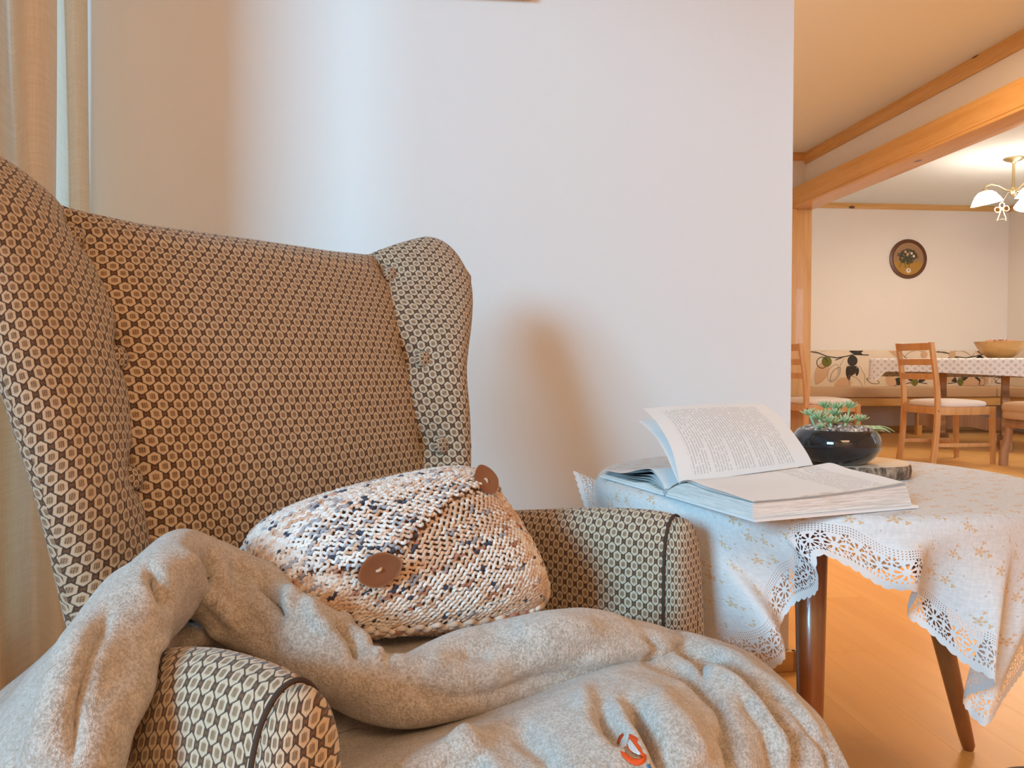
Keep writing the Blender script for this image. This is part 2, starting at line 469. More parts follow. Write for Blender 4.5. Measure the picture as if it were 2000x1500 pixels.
def m_yarn():
    at_ = X.nt.nodes.new('ShaderNodeAttribute'); at_.attribute_name = 'yarn'
    _, _, _, o = coord('Object')
    n = noi(o, 900, 2)
    return dict(color=at_.outputs['Color'], height=n, strength=0.5, dist=0.0012)
YARN = material('variegated_yarn', 0.95, m_yarn, sheen=0.3, spec=0.1)
KNITBASE = material('knit_ground', 0.95, color=(0.17, 0.095, 0.06))
ORANGE = material('orange_embroidery', 0.7, color=(0.72, 0.085, 0.010))
WHITEM = material('white_embroidery', 0.7, color=(0.62, 0.60, 0.58))
BROWNE = material('brown_embroidery', 0.7, color=(0.34, 0.16, 0.07))
BLUEM = material('blue_embroidery', 0.7, color=(0.06, 0.20, 0.42))
def m_pad():
    _, _, _, o = coord('Object'); n = noi(o, 500, 2)
    return dict(color=cmix(n, (0.66, 0.60, 0.55), (0.76, 0.70, 0.65)), height=n, strength=0.2, dist=0.001)
PADM = material('pale_grey_seat_fabric', 0.9, m_pad)
TANB = material('tan_bench_fabric', 0.85, color=(0.52, 0.34, 0.20))
CREAMB = material('cream_bench_fabric', 0.85, color=(0.76, 0.64, 0.50))
PEACHP = material('peach_print', 0.9, color=(0.62, 0.40, 0.25))
BLACKP = material('black_print', 0.9, color=(0.045, 0.035, 0.028))
GREENP = material('olive_print', 0.9, color=(0.17, 0.16, 0.03))
LINEP = material('brown_line_print', 0.9, color=(0.28, 0.19, 0.12))
def m_lattice():
    u, v, _, o = coord('UV')
    a = frac((u + v) / 0.058); b2 = frac((u - v) / 0.058)
    ln = mx(ss(ab(a - 0.5), 0.40, 0.46), ss(ab(b2 - 0.5), 0.40, 0.46))
    n = noi(comb(u, v), 90, 2)
    dia = ss(mx(ab(a - 0.5), ab(b2 - 0.5)), 0.33, 0.24) * ss(n, 0.35, 0.5)
    return dict(color=cmix(dia * 0.75, (0.80, 0.78, 0.76), (0.44, 0.45, 0.50)))
LATT = material('grey_lattice_tablecloth', 0.85, m_lattice)
BRASS = material('brushed_brass', 0.3, color=(0.52, 0.40, 0.22), metal=0.9)
SHADE = material('lit_opal_glass', 0.4, color=(0.9, 0.88, 0.84), emit=(1.0, 0.90, 0.76), estr=14.0)
WIRE = material('golden_wire', 0.4, color=(0.85, 0.62, 0.38), metal=0.3)
BOWLW = material('turned_wood_bowl', 0.4, m_wood((0.56, 0.32, 0.10), (0.40, 0.20, 0.05), 'X', 0.5, False), coat=0.2)
POT = material('dried_petals', 0.9, color=(0.40, 0.17, 0.11))
POTD = material('dark_dried_cone', 0.9, color=(0.09, 0.045, 0.03))
DBROWN = material('dark_brown_leather', 0.5, color=(0.040, 0.014, 0.009))
def m_plate():
    u, v, _, o = coord('UV')      # -1..1
    n = noi(comb(u, v), 3.5, 4, 0.6); n2 = noi(comb(u, v, 4.0), 8, 3, 0.6)
    field = cmix(n2, (0.46, 0.25, 0.035), (0.34, 0.17, 0.03))
    sky = cmix(n2, (0.24, 0.13, 0.055), (0.42, 0.25, 0.13))
    c = cmix(ss(v + (n - 0.5) * 0.3, -0.22, -0.12), field, sky)
    r = fn('SQRT', (u + 0.05) * (u + 0.05) * 0.8 + (v - 0.15) * (v - 0.15) * 1.6)
    c = cmix(ss(r + (n - 0.5) * 0.7, 0.62, 0.50) * 0.95, c, (0.035, 0.035, 0.018))
    blot = ss(n2, 0.56, 0.64) * ss(r, 0.60, 0.35)
    c = cmix(blot, c, (0.45, 0.33, 0.17))
    return dict(color=c)
PLATE = material('painted_plate', 0.35, m_plate)
PLATER = material('brown_plate_rim', 0.35, color=(0.115, 0.040, 0.015))
GLASS = material('window_glass', 0.02, color=(1, 1, 1)); GLASS.node_tree.nodes['Principled BSDF'].inputs['Transmission Weight'].default_value = 1.0
GLASS.node_tree.nodes['Principled BSDF'].inputs['IOR'].default_value = 1.02
PVC = material('white_window_frame', 0.35, color=(0.80, 0.80, 0.78))
ART = material('picture_print', 0.5, m_plaster((0.55, 0.48, 0.38), 6))
SOCK = material('white_plastic', 0.4, color=(0.8, 0.8, 0.8))
# window glass: clear, lets the daylight through
X.nt = GLASS.node_tree
_t = X.nt.nodes.new('ShaderNodeBsdfTransparent'); _g = X.nt.nodes.new('ShaderNodeBsdfGlossy'); _g.inputs['Roughness'].default_value = 0.02
_m = X.nt.nodes.new('ShaderNodeMixShader'); _m.inputs[0].default_value = 0.05
X.nt.links.new(_t.outputs[0], _m.inputs[1]); X.nt.links.new(_g.outputs[0], _m.inputs[2])
X.nt.links.new(_m.outputs[0], X.nt.nodes['Material Output'].inputs[0])

# ================================================================ ROOM SHELL
CEILH = 2.43; XL = -0.86; YB = 1.758; XC = 0.838; XB0, XB1 = 2.90, 3.08; YF = 6.15; YD = 8.0; XD = 6.27; YR = -2.7
def struct(name, a, b, mat, parent=None):
    o = MB().box(a, b).build(name, mat, parent, smooth=False)
    if parent is None: o['kind'] = 'structure'
    return o
floor = struct('floor', (XL - 0.2, YR - 0.2, -0.12), (XD + 0.2, YD + 0.2, -0.012), FLOOR)
# boards laid along the room, each one its own piece
pw = 0.118; ix = 0; protos = {}
x0 = -0.80
while x0 + pw * ix < XD:
    xa = x0 + pw * ix; y = -0.4 - ((ix * 0.83) % 2.1)
    if xa + pw > XD + 0.05: break
    while y < YD:
        Lp = 2.1; e = min(y + Lp, YD)
        if xa < 0.6 and y > YB: break
        if e > -0.3:
            key = round(e - y, 2)
            if key not in protos:
                bmn = MB().box((-pw / 2 + 0.00012, -(e - y) / 2 + 0.00012, -0.012), (pw / 2 - 0.00012, (e - y) / 2 - 0.00012, 0.0), 0.0005)
                o = bmn.build('plank', FLOOR, floor, smooth=False, local=True); protos[key] = o
            else:
                o = protos[key].copy(); C.objects.link(o); o.parent = floor; o.name = 'plank'
            o.location = (xa + pw / 2, (y + e) / 2, 0)
        y += Lp
    ix += 1
ceiling = struct('ceiling', (XL - 0.2, YR - 0.2, CEILH), (XD + 0.2, YD + 0.2, CEILH + 0.12), CEIL)
wall_back = MB().box((XL - 0.1, YB, 0), (XC, YB + 0.13, CEILH), 0.006).build('wall_back', WALL); wall_back['kind'] = 'structure'
struct('wall_passage', (XC - 0.14, YB + 0.13, 0), (XC - 0.002, YF, CEILH), WALL)
# left wall with the window opening, its frame, panes and sill
WY0, WY1, WZ0, WZ1 = -1.25, 1.54, 0.30, 2.18
bm = MB()
bm.box((XL - 0.2, YR - 0.1, 0), (XL, WY0, CEILH)).box((XL - 0.2, WY1, 0), (XL, YB, CEILH))
bm.box((XL - 0.2, WY0, 0), (XL, WY1, WZ0)).box((XL - 0.2, WY0, WZ1), (XL, WY1, CEILH))
o = bm.build('wall_left', WALL, smooth=False); o['kind'] = 'structure'
win = empty('window_1', (XL - 0.12, (WY0 + WY1) / 2, WZ0)); win['kind'] = 'structure'
fr = MB(); ym = 0.2
for (ya, yb) in ((WY0, ym), (ym, WY1)):
    fr.box((XL - 0.15, ya, WZ0), (XL - 0.09, ya + 0.055, WZ1)).box((XL - 0.15, yb - 0.055, WZ0), (XL - 0.09, yb, WZ1))
    fr.box((XL - 0.15, ya, WZ0), (XL - 0.09, yb, WZ0 + 0.06)).box((XL - 0.15, ya, WZ1 - 0.06), (XL - 0.09, yb, WZ1))
fr.build('window_frame', PVC, win, smooth=False)
for (ya, yb) in ((WY0, ym), (ym, WY1)):
    MB().box((XL - 0.122, ya + 0.05, WZ0 + 0.05), (XL - 0.118, yb - 0.05, WZ1 - 0.05)).build('pane', GLASS, win, smooth=False)
MB().box((XL - 0.09, WY0 - 0.03, WZ0 - 0.03), (XL + 0.03, WY1 + 0.03, WZ0), 0.006).build('window_sill', PVC, win)
struct('wall_rear', (XL - 0.2, YR - 0.1, 0), (XD + 0.2, YR, CEILH), WALL)
struct('wall_right', (XB0 + 0.02, YR, 0), (XB1, 0.9, CEILH), WALL)
struct('wall_right_header', (XB0 + 0.14, 0.9, 2.10), (XB1, YF, CEILH), WALL)
struct('wall_far', (XC - 0.14, YF, 0), (XB0 + 0.10, YF + 0.12, CEILH), WALL)
struct('wall_dining_left', (XB0 + 0.10, YF, 0), (XB1 - 0.01, YD, CEILH), DWALL)
struct('wall_dining_far', (XB1 - 0.01, YD, 0), (XD + 0.1, YD + 0.12, CEILH), DWALL)
struct('wall_dining_right', (XD, 0.9, 0), (XD + 0.12, YD, CEILH), DWALL)
# dining near wall with a garden window behind the camera's field
bm = MB().box((XB1, 0.8, 0), (3.8, 0.9, CEILH)).box((5.6, 0.8, 0), (XD + 0.1, 0.9, CEILH)).box((3.8, 0.8, 0), (5.6, 0.9, 0.85)).box((3.8, 0.8, 2.15), (5.6, 0.9, CEILH))
o = bm.build('wall_dining_near', DWALL, smooth=False); o['kind'] = 'structure'
win2 = empty('window_2', (4.7, 0.85, 0.85)); win2['kind'] = 'structure'
fr = MB()
for (xa, xb) in ((3.8, 4.7), (4.7, 5.6)):
    fr.box((xa, 0.82, 0.85), (xa + 0.05, 0.88, 2.15)).box((xb - 0.05, 0.82, 0.85), (xb, 0.88, 2.15)).box((xa, 0.82, 0.85), (xb, 0.88, 0.90)).box((xa, 0.82, 2.10), (xb, 0.88, 2.15))
fr.build('window_frame', PVC, win2, smooth=False)
MB().box((3.84, 0.848, 0.89), (5.56, 0.852, 2.11)).build('pane', GLASS, win2, smooth=False)
# wooden beam, post and cornices
HB0, HB1 = 1.975, 2.133
bm = MB().box((XB0, 0.9, HB0 + 0.018), (XB0 + 0.035, YF + 0.04, HB1), 0.004)
bm.box((XB0 + 0.004, 0.9, HB0), (XB1 + 0.012, YF + 0.04, HB0 + 0.02), 0.003)
beam = bm.build('ceiling_beam', PINE_Y); beam['kind'] = 'structure'
MB().box((XB1 - 0.02, 0.9, HB0 + 0.018), (XB1 + 0.012, YF + 0.04, HB1), 0.004).build('beam_face', PINE_Y, beam)
post = MB().box((XB0 + 0.045, YF - 0.02, 0.0), (XB1 + 0.005, YF + 0.10, HB0), 0.006).build('door_post', PINE_Z); post['kind'] = 'structure'
MB().box((XB0 - 0.06, YF - 0.045, 0.0), (XB0 + 0.043, YF, HB0 + 0.0), 0.006).build('post_casing', PINE_Z, post)
def cornice(name, a, b, nrm, mat, hh=0.085, dd=0.030):
    a, b, nrm = Vector(a), Vector(b), Vector(nrm)
    prof = [(0, -hh), (dd * 0.45, -hh), (dd * 0.55, -hh * 0.8), (dd, -hh * 0.35), (dd, 0), (0, 0)]
    V = []; 
    for P in (a, b):
        for (d, h) in prof: V.append(P + nrm * d + Vector((0, 0, CEILH + h)))
    n = len(prof); Fc = [tuple(range(n)), tuple(range(2 * n - 1, n - 1, -1))] + [(i, i + n, (i + 1) % n + n, (i + 1) % n) for i in range(n)]
    o = mesh(name, V, Fc, mat, None, False); o['kind'] = 'structure'; return o
cornice('trim_1', (XB0 + 0.14, 0.9, 0), (XB0 + 0.14, YF, 0), (-1, 0, 0), PINE_Y)
cornice('trim_2', (XC, YF, 0), (XB0 + 0.12, YF, 0), (0, -1, 0), PINE_X, 0.06)
cornice('trim_3', (XB1, YD, 0), (XD, YD, 0), (0, -1, 0), PINE_X, 0.055, 0.03)
cornice('trim_4', (XD, 0.9, 0), (XD, YD, 0), (-1, 0, 0), PINE_Y, 0.055, 0.03)
def skirting(name, a, b, mat=PINE_X):
    o = MB().box(a, b, 0.004).build(name, mat); o['kind'] = 'structure'; return o
skirting('baseboard_back', (XL, YB - 0.016, 0), (XC + 0.014, YB - 0.0005, 0.048))
skirting('baseboard_passage', (XC - 0.001, YB - 0.016, 0), (XC + 0.014, YF, 0.048), PINE_Y)
skirting('baseboard_far', (XC + 0.015, YF - 0.016, 0), (XB0 - 0.06, YF, 0.048))
skirting('baseboard_dining', (XB1, YD - 0.016, 0), (XD - 0.016, YD, 0.055))

# ================================================================ PICTURE FRAME (its lower rail shows at the top of the photo)
P1 = at(1033, 12, 1.80); zf = P1.z
xr = P1.x; xl = xr - 0.46
pf = empty('picture_frame', (xl + 0.23, YB - 0.012, zf)); tag(pf, 'golden wooden picture frame on the white wall, only its lower rail in view', 'picture frame')
for nm, a, b in (('frame_rail', (xl, YB - 0.026, zf), (xr, YB - 0.001, zf + 0.022)), ('frame_rail', (xl, YB - 0.026, zf + 0.338), (xr, YB - 0.001, zf + 0.36)),
                 ('frame_rail', (xl, YB - 0.026, zf + 0.0225), (xl + 0.022, YB - 0.001, zf + 0.3375)), ('frame_rail', (xr - 0.022, YB - 0.026, zf + 0.0225), (xr, YB - 0.001, zf + 0.3375))):
    q = MB().box(a, b, 0.004); 
    q.build(nm, GOLD, pf)
MB().box((xl + 0.01, YB - 0.031, zf + 0.006), (xr - 0.01, YB - 0.024, zf + 0.010), 0.0015).build('frame_bead', GOLD, pf)
MB().box((xl + 0.02, YB - 0.012, zf + 0.02), (xr - 0.02, YB - 0.004, zf + 0.34)).build('print', ART, pf, smooth=False)

# ================================================================ CURTAIN
cpts = [(-150, 1.12), (-118, 1.24), (-75, 1.20), (-50, 1.31), (-28, 1.25), (8, 1.32), (40, 1.37), (72, 1.31), (108, 1.335), (117, 1.40), (112, 1.50), (130, 1.58), (152, 1.555), (176, 1.585), (178, 1.63), (165, 1.66)]
plan = [W((px - 1000) / F * z, z, 0) for px, z in cpts]
pl = np.array([[p.x, p.y] for p in plan]); V = []; nu = 240; nv = 60
for i in range(nu):
    s = i / (nu - 1) * (len(pl) - 1); p = cr(pl, s)
    for j in range(nv):
        h = 0.03 + (2.36 - 0.03) * j / (nv - 1); k = (2.36 - h) / 2.36
        fl = 0.030 * k * k + 0.02 * math.sin(h * 2.1 + s * 0.35) * k
        V.append((max(p[0] + 0.012 * math.sin(h * 3 + s) * k, XL + 0.02), min(p[1] + fl, YB - 0.025), h))
cu = mesh('curtain', V, grid_faces(nu, nv), CURTAIN)
tag(cu, 'beige linen curtain hanging in folds at the left beside the armchair', 'curtain')
rod = empty('curtain_rod', (XL + 0.10, 0.2, 2.385)); tag(rod, 'white curtain rail above the beige linen curtain', 'curtain rail')
MB().tube([(XL + 0.10, -1.4, 2.385), (XL + 0.10, 1.70, 2.385)], 0.012).build('rail', PVC, rod)
for yy in (-1.35, 0.2, 1.65): MB().tube([(XL + 0.10, yy, 2.385), (XL - 0.001, yy, 2.385)], 0.007).build('bracket', PVC, rod)
# ================================================================ ARMCHAIR
CC = Vector((-0.345, 1.125)); ang = math.radians(52)
ua = Vector((math.cos(ang), math.sin(ang))); na = Vector((math.sin(ang), -math.cos(ang)))
def A(a, t, h):            # chair coordinates: across, forward, height
    q = CC + ua * a + na * t
    return W(q.x, q.y, h)
chair = empty('armchair', A(0, 0.25, 0)); tag(chair, 'wing armchair upholstered in brown and cream honeycomb fabric beside the white wall', 'armchair')
T_ = [(0.30, 0.10), (0.42, 0.078), (0.586, 0.045), (0.72, 0.0), (0.87, -0.075), (0.97, -0.135), (1.05, -0.18)]
C_ = [(0.30, 0.232), (0.586, 0.243), (0.72, 0.252), (0.87, 0.276), (1.0, 0.292)]
def wing(h, s):            # outward and forward reach of the wings
    o_ = stab([(0.30, 0.075), (0.45, 0.088), (0.60, 0.108), (0.72, 0.126), (0.87, 0.122), (1.0, 0.118)], h)
    w_ = stab([(0.30, 0.03), (0.45, 0.055), (0.60, 0.082), (0.72, 0.094), (0.87, 0.10), (1.0, 0.09)], h)
    if s > 0: o_ *= 0.46 + 0.60 * sstep(0.68, 0.88, h)
    return o_, w_
def mid(q, v):             # q in [-1,1] across, v in [0,1] up
    aq = abs(q); s = 1 if q > 0 else -1
    ht = 0.904 + 0.010 * sstep(0.3, 0.75, aq) + 0.042 * sstep(0.5, 0.98, aq) + (0.016 * sstep(0.3, 1.0, aq) if s < 0 else 0.0)
    if aq > 0.85: ht -= 0.052 * (1 - math.sqrt(max(0, 1 - ((aq - 0.85) / 0.15) ** 2)))
    h = 0.30 + v * (ht - 0.30)
    c = stab(C_, h); t = stab(T_, h); o_, w_ = wing(h, s)
    if s < 0: cd = 0.030 * sstep(0.60, 0.80, h) * sstep(0.0, 0.5, aq); c -= cd; o_ += cd
    QC = 0.60
    if aq < QC:
        f = aq / QC; a = c * f
        t += 0.016 * (1 - f * f) - 0.010 * math.exp(-((1 - f) / 0.10) ** 2) * (1 - sstep(0.80, 0.97, v))
    else:
        f = (aq - QC) / (1 - QC)
        a = c + o_ * (0.80 * f + 0.20 * f * f)
        t += w_ * (f ** 1.15) - 0.010 * math.exp(-(f / 0.16) ** 2) * (1 - sstep(0.80, 0.97, v)) + 0.012 * math.sin(PI * f)
    return Vector((s * a, t, h))
NQ, NV_ = 161, 120
qs = [math.sin(PI / 2 * x) * 0.5 + x * 0.5 for x in np.linspace(-1, 1, NQ)]
vs = [(1 - (1 - x) ** 1.6) for x in np.linspace(0, 1, NV_)]
M_ = [[mid(q, v) for v in vs] for q in qs]
btn = []
for s in (-1, 1):
    for hb_ in (0.875, 0.727, 0.590): btn.append((s, hb_))
Vi, Vo, UV = [], [], []
for i, q in enumerate(qs):
    for j, v in enumerate(vs):
        p = M_[i][j]
        du = M_[min(i + 1, NQ - 1)][j] - M_[max(i - 1, 0)][j]; dv = M_[i][min(j + 1, NV_ - 1)] - M_[i][max(j - 1, 0)]
        n = dv.cross(du).normalized() * -1
        n = Vector((0.25 * n.x, abs(n.y), n.z * 0.9)) if False else n
        if n.y < 0: n = -n
        e = (max(0, 1 - abs(q) ** 18)) ** 0.5 * (max(0, 1 - v ** 22)) ** 0.5
        th = 0.034
        f = p + n * th * e; g = p - n * th * e
        for (s, hb_) in btn:        # the buttons pull the padding in
            ax = s * (stab(C_, hb_) - (0.030 * sstep(0.60, 0.80, hb_) if s < 0 else 0))
            d2 = (p.x - ax) ** 2 + (p.z - hb_) ** 2
            f -= n * 0.017 * math.exp(-d2 / 0.0007)
        Vi.append(A(*f)); Vo.append(A(*g))
L = [[0] * NV_ for _ in range(NQ)]
uu = np.zeros((NQ, NV_)); vv = np.zeros((NQ, NV_))
for i in range(1, NQ):
    for j in range(NV_): uu[i, j] = uu[i - 1, j] + (M_[i][j] - M_[i - 1][j]).length
uu -= uu[NQ // 2][None, :]
for j in range(1, NV_):
    for i in range(NQ): vv[i, j] = vv[i, j - 1] + (M_[i][j] - M_[i][j - 1]).length
uvi = [(uu[i, j], vv[i, j]) for i in range(NQ) for j in range(NV_)]
uvo = [(a + 3.0, b) for a, b in uvi]
N = NQ * NV_
Fc = grid_faces(NQ, NV_) + [tuple(reversed(f)) for f in grid_faces(NQ, NV_, N)]
bottom = [(i * NV_, N + i * NV_, N + (i + 1) * NV_, (i + 1) * NV_) for i in range(NQ - 1)]
bk = mesh('backrest', Vi + Vo, Fc + bottom, FABRIC, chair, uv=uvi + uvo)
bm = bmesh.new(); bm.from_mesh(bk.data); bmesh.ops.remove_doubles(bm, verts=bm.verts, dist=0.0006); bmesh.ops.recalc_face_normals(bm, faces=bm.faces); bm.to_mesh(bk.data); bm.free()
# covered buttons
back_bvh = BVHTree.FromPolygons([Vector(v) for v in Vi], grid_faces(NQ, NV_))
for (s, hb_) in btn:
    ax = s * (stab(C_, hb_) - (0.030 * sstep(0.60, 0.80, hb_) if s < 0 else 0))
    nv3 = (A(-s * 0.12, 1, 0.22) - A(0, 0, 0)).normalized()
    hit = back_bvh.ray_cast(A(ax, 0.6, hb_), (A(0, -1, 0) - A(0, 0, 0)).normalized())[0]
    cen = hit + nv3 * 0.001
    Rm = nv3.to_track_quat('Z', 'Y').to_matrix()
    b_ = MB().lathe([(0.0145, -0.004), (0.0150, 0.0), (0.0140, 0.004), (0.011, 0.0072), (0.006, 0.0092), (0.0001, 0.0098)], cen, 20, Rm)
    uvb = [((v - cen).dot(Rm @ Vector((1, 0, 0))) * 1.6 + 0.006, (v - cen).dot(Rm @ Vector((0, 1, 0))) * 1.6) for v in b_.V]
    mesh('button', b_.V, b_.F, FABRIC, chair, uv=uvb)

# arms: loft of a domed section from the back to the front, separate front facing with a dark welt groove
def arm(s, t0, t1, a_in, htab, side):
    def sect(t, shrink=0.0, n=40):
        ht = stab(htab, t) - shrink; w = 0.098 - 2 * shrink; a0 = a_in + shrink
        prof = []; hb = 0.10 + shrink
        wt = 0.058 + 0.012 * (t / t1)          # width where the dome begins
        pts = [(0.0, hb), (0.0, ht - 0.12), (0.002, ht - 0.05), (0.008, ht - 0.022), (0.020, ht - 0.005), (0.034, ht), (0.050, ht - 0.007), (0.064, ht - 0.028), (0.074, ht - 0.07), (0.086, ht - 0.15), (w, ht - 0.26), (w + 0.004, hb)]
        arr = np.array(pts); arr[:, 0] *= (w / 0.098)
        for k in range(n): prof.append(cr(arr, k / (n - 1) * (len(arr) - 1)))
        return [(s * (a0 + p[0]), p[1]) for p in prof], prof
    V, UVs = [], []; NT = 34; npf = 40
    ca_ = a_in + 0.047
    def ringpts(t, k):
        pts, _ = sect(t); ht = stab(htab, t)
        return [(s * (ca_ + (s * a - ca_) * k), h - (1 - k) * 0.085 * max(h - 0.10, 0) / (ht - 0.10)) for a, h in pts]
    tail = [(-0.045, 1.0), (-0.026, 0.992), (-0.013, 0.972), (-0.005, 0.945), (0.0, 0.905)]
    ts = [(t0 + (t1 - 0.055 - t0) * i / (NT - 6), 1.0) for i in range(NT - 5)] + [(t1 + d_, k_) for d_, k_ in tail]
    for (t, kk) in ts:
        pts = ringpts(t, kk); L_ = 0
        for k, (a, h) in enumerate(pts):
            if k: L_ += math.hypot(a - pts[k - 1][0], h - pts[k - 1][1])
            V.append(A(a, t, h)); UVs.append((t + (1.3 if side else 0) + (1 - kk) * 0.10, L_))
    NT = len(ts)
    Fc = grid_faces(NT, npf)
    mesh('armrest', V, Fc, FABRIC, chair, uv=UVs)
    MB().tube([A(a, t1 - 0.004, h) for a, h in ringpts(t1, 0.944)], 0.0022, 8).build('welt', WELT, chair)
    V, UVs = [], []; rings = [(0.84, -0.012), (0.915, -0.003), (0.925, 0.004), (0.905, 0.011), (0.84, 0.017), (0.70, 0.021), (0.5, 0.023), (0.25, 0.024), (0.02, 0.024)]
    for (k_, dt) in rings:
        for k, (a, h) in enumerate(ringpts(t1, k_)): V.append(A(a, t1 + dt, h)); UVs.append((a * 1.15 + dt * 1.6, h * 1.1))
    mesh('front_facing', V, grid_faces(len(rings), npf), FABRIC, chair, uv=UVs)
HR = [(-0.05, 0.455), (0.1, 0.475), (0.25, 0.497), (0.40, 0.517), (0.51, 0.522)]
arm(1, -0.02, 0.494, 0.254, HR, 0)
arm(-1, 0.02, 0.505, 0.300, [(-0.05, 0.34), (0.1, 0.375), (0.2, 0.425), (0.3, 0.470), (0.40, 0.494), (0.53, 0.500)], 1)
# seat: thick sprung cushion with a rounded front
def plan_pt(th, sx, st):   # superellipse plan
    c, s_ = math.cos(th), math.sin(th); p = 2 / 4.2
    return sx * math.copysign(abs(c) ** p, c), st * math.copysign(abs(s_) ** p, s_)
V, UVs = [], []; NA = 120
rings = [(1.0, 0.17), (1.005, 0.22), (1.01, 0.28), (1.0, 0.300), (0.985, 0.316), (0.955, 0.327), (0.90, 0.334), (0.7, 0.340), (0.4, 0.343), (0.05, 0.344)]
for (k, h) in rings:
    for i in range(NA):
        a, t = plan_pt(2 * PI * i / NA, 0.253 * k, 0.315 * k)
        a *= (1.0 + (0.0 if t < 0.12 else 0.10 * sstep(0.12, 0.3, t)))
        V.append(A(a, 0.365 + t, h)); UVs.append((a + t * 0.3 * (k >= 0.95), t + (0.45 - h)) )
Fc = [(r * NA + i, r * NA + (i + 1) % NA, (r + 1) * NA + (i + 1) % NA, (r + 1) * NA + i) for r in range(len(rings) - 1) for i in range(NA)]
Fc.append(tuple((len(rings) - 1) * NA + i for i in range(NA)))
mesh('seat', V, Fc, FABRIC, chair, uv=UVs)
# wooden frame under the upholstery and four tapered legs
Mx = Matrix(((na.x * cy + na.y * sy_, ua.x * cy + ua.y * sy_, 0), (-na.x * sy_ + na.y * cy, -ua.x * sy_ + ua.y * cy, 0), (0, 0, 1)))
b_ = MB(); M4 = Mx.to_4x4(); M4.translation = A(0, 0.29, 0.145)
b_.obox(M4, (0.50, 0.56, 0.06), 0.004); b_.build('base_frame', LEG, chair)
for (a, t) in ((-0.24, 0.05), (0.24, 0.05), (-0.22, 0.50), (0.22, 0.50)):
    sg = 1 if a > 0 else -1; tt = -0.03 if t < 0.2 else 0.03
    MB().tube([A(a + sg * 0.03, t + tt, 0.0), A(a, t, 0.13)], [0.012, 0.022], 14).build('leg', LEG, chair)
# ================================================================ SIDE TABLE
TC = Vector((0.523, 1.376)); TR = 0.366; TH = 0.516
def Tb(r, deg, h):
    q = TC + Vector((math.cos(math.radians(deg)), math.sin(math.radians(deg)))) * r
    return W(q.x, q.y, h)
st = empty('side_table', W(TC.x, TC.y, 0)); tag(st, 'round three-legged side table of dark brown wood under a flowered cloth', 'table')
MB().lathe([(0.001, -0.022), (TR - 0.02, -0.022), (TR - 0.004, -0.016), (TR, -0.008), (TR - 0.003, -0.001), (0.001, 0.0)], W(TC.x, TC.y, TH), 72).build('tabletop', LEG, st)
MB().lathe([(0.001, 0.0), (0.20, 0.0), (0.205, 0.004), (0.205, 0.03), (0.001, 0.03)], W(TC.x, TC.y, TH - 0.055), 48).build('apron', LEG, st)
for d in (12.5, 132.5, 250.0):
    MB().tube([Tb(0.338, d, 0.0), Tb(0.337, d, 0.008), Tb(0.330, d, 0.03), Tb(0.267, d, 0.25), Tb(0.194, d, TH - 0.024)], [0.0085, 0.0115, 0.0130, 0.0190, 0.0255], 20).build('leg', LEG, st)

# ================================================================ TABLECLOTH
hem = [  # px, py, forward distance, azimuth on the table edge
 (1117, 918, 1.50, 163), (1150, 1008, 1.43, 176), (1235, 1125, 1.28, 192), (1365, 1262, 1.15, 208), (1465, 1312, 1.075, 219),
 (1532, 1292, 1.03, 227), (1523, 1230, 1.075, 232), (1552, 1182, 1.065, 237), (1596, 1158, 1.005, 242), (1600, 1088, 1.005, 248), (1655, 1108, 1.0, 255),
 (1725, 1150, 1.0, 263), (1790, 1160, 0.985, 270), (1772, 1205, 1.05, 273), (1808, 1232, 1.055, 276), (1880, 1296, 1.02, 282),
 (1944, 1338, 0.985, 289), (1884, 1364, 1.06, 292), (1890, 1392, 1.08, 295), (1926, 1420, 1.06, 300), (1964, 1362, 1.08, 308),
 (2010, 1300, 1.13, 318), (2090, 1190, 1.26, 334), (2005, 1120, 1.43, 352)]
HP = [list(at(a, b, z)) + [d] for a, b, z, d in hem]
for (r, d, h) in ((0.415, 372, 0.40), (0.41, 390, 0.33), (0.43, 410, 0.27), (0.40, 430, 0.31), (0.385, 450, 0.40), (0.378, 470, 0.44), (0.38, 492, 0.45), (0.40, 508, 0.44)):
    HP.append(list(Tb(r, d, h)) + [d])
HP.append(HP[0][:3] + [523]); HP = np.array(HP)
NH = 520; NJ = 36; NL = 14; LB = 0.060
cols = []
seg = np.linalg.norm(np.diff(HP[:, :3], axis=0), axis=1); cum = np.concatenate([[0], np.cumsum(seg)])
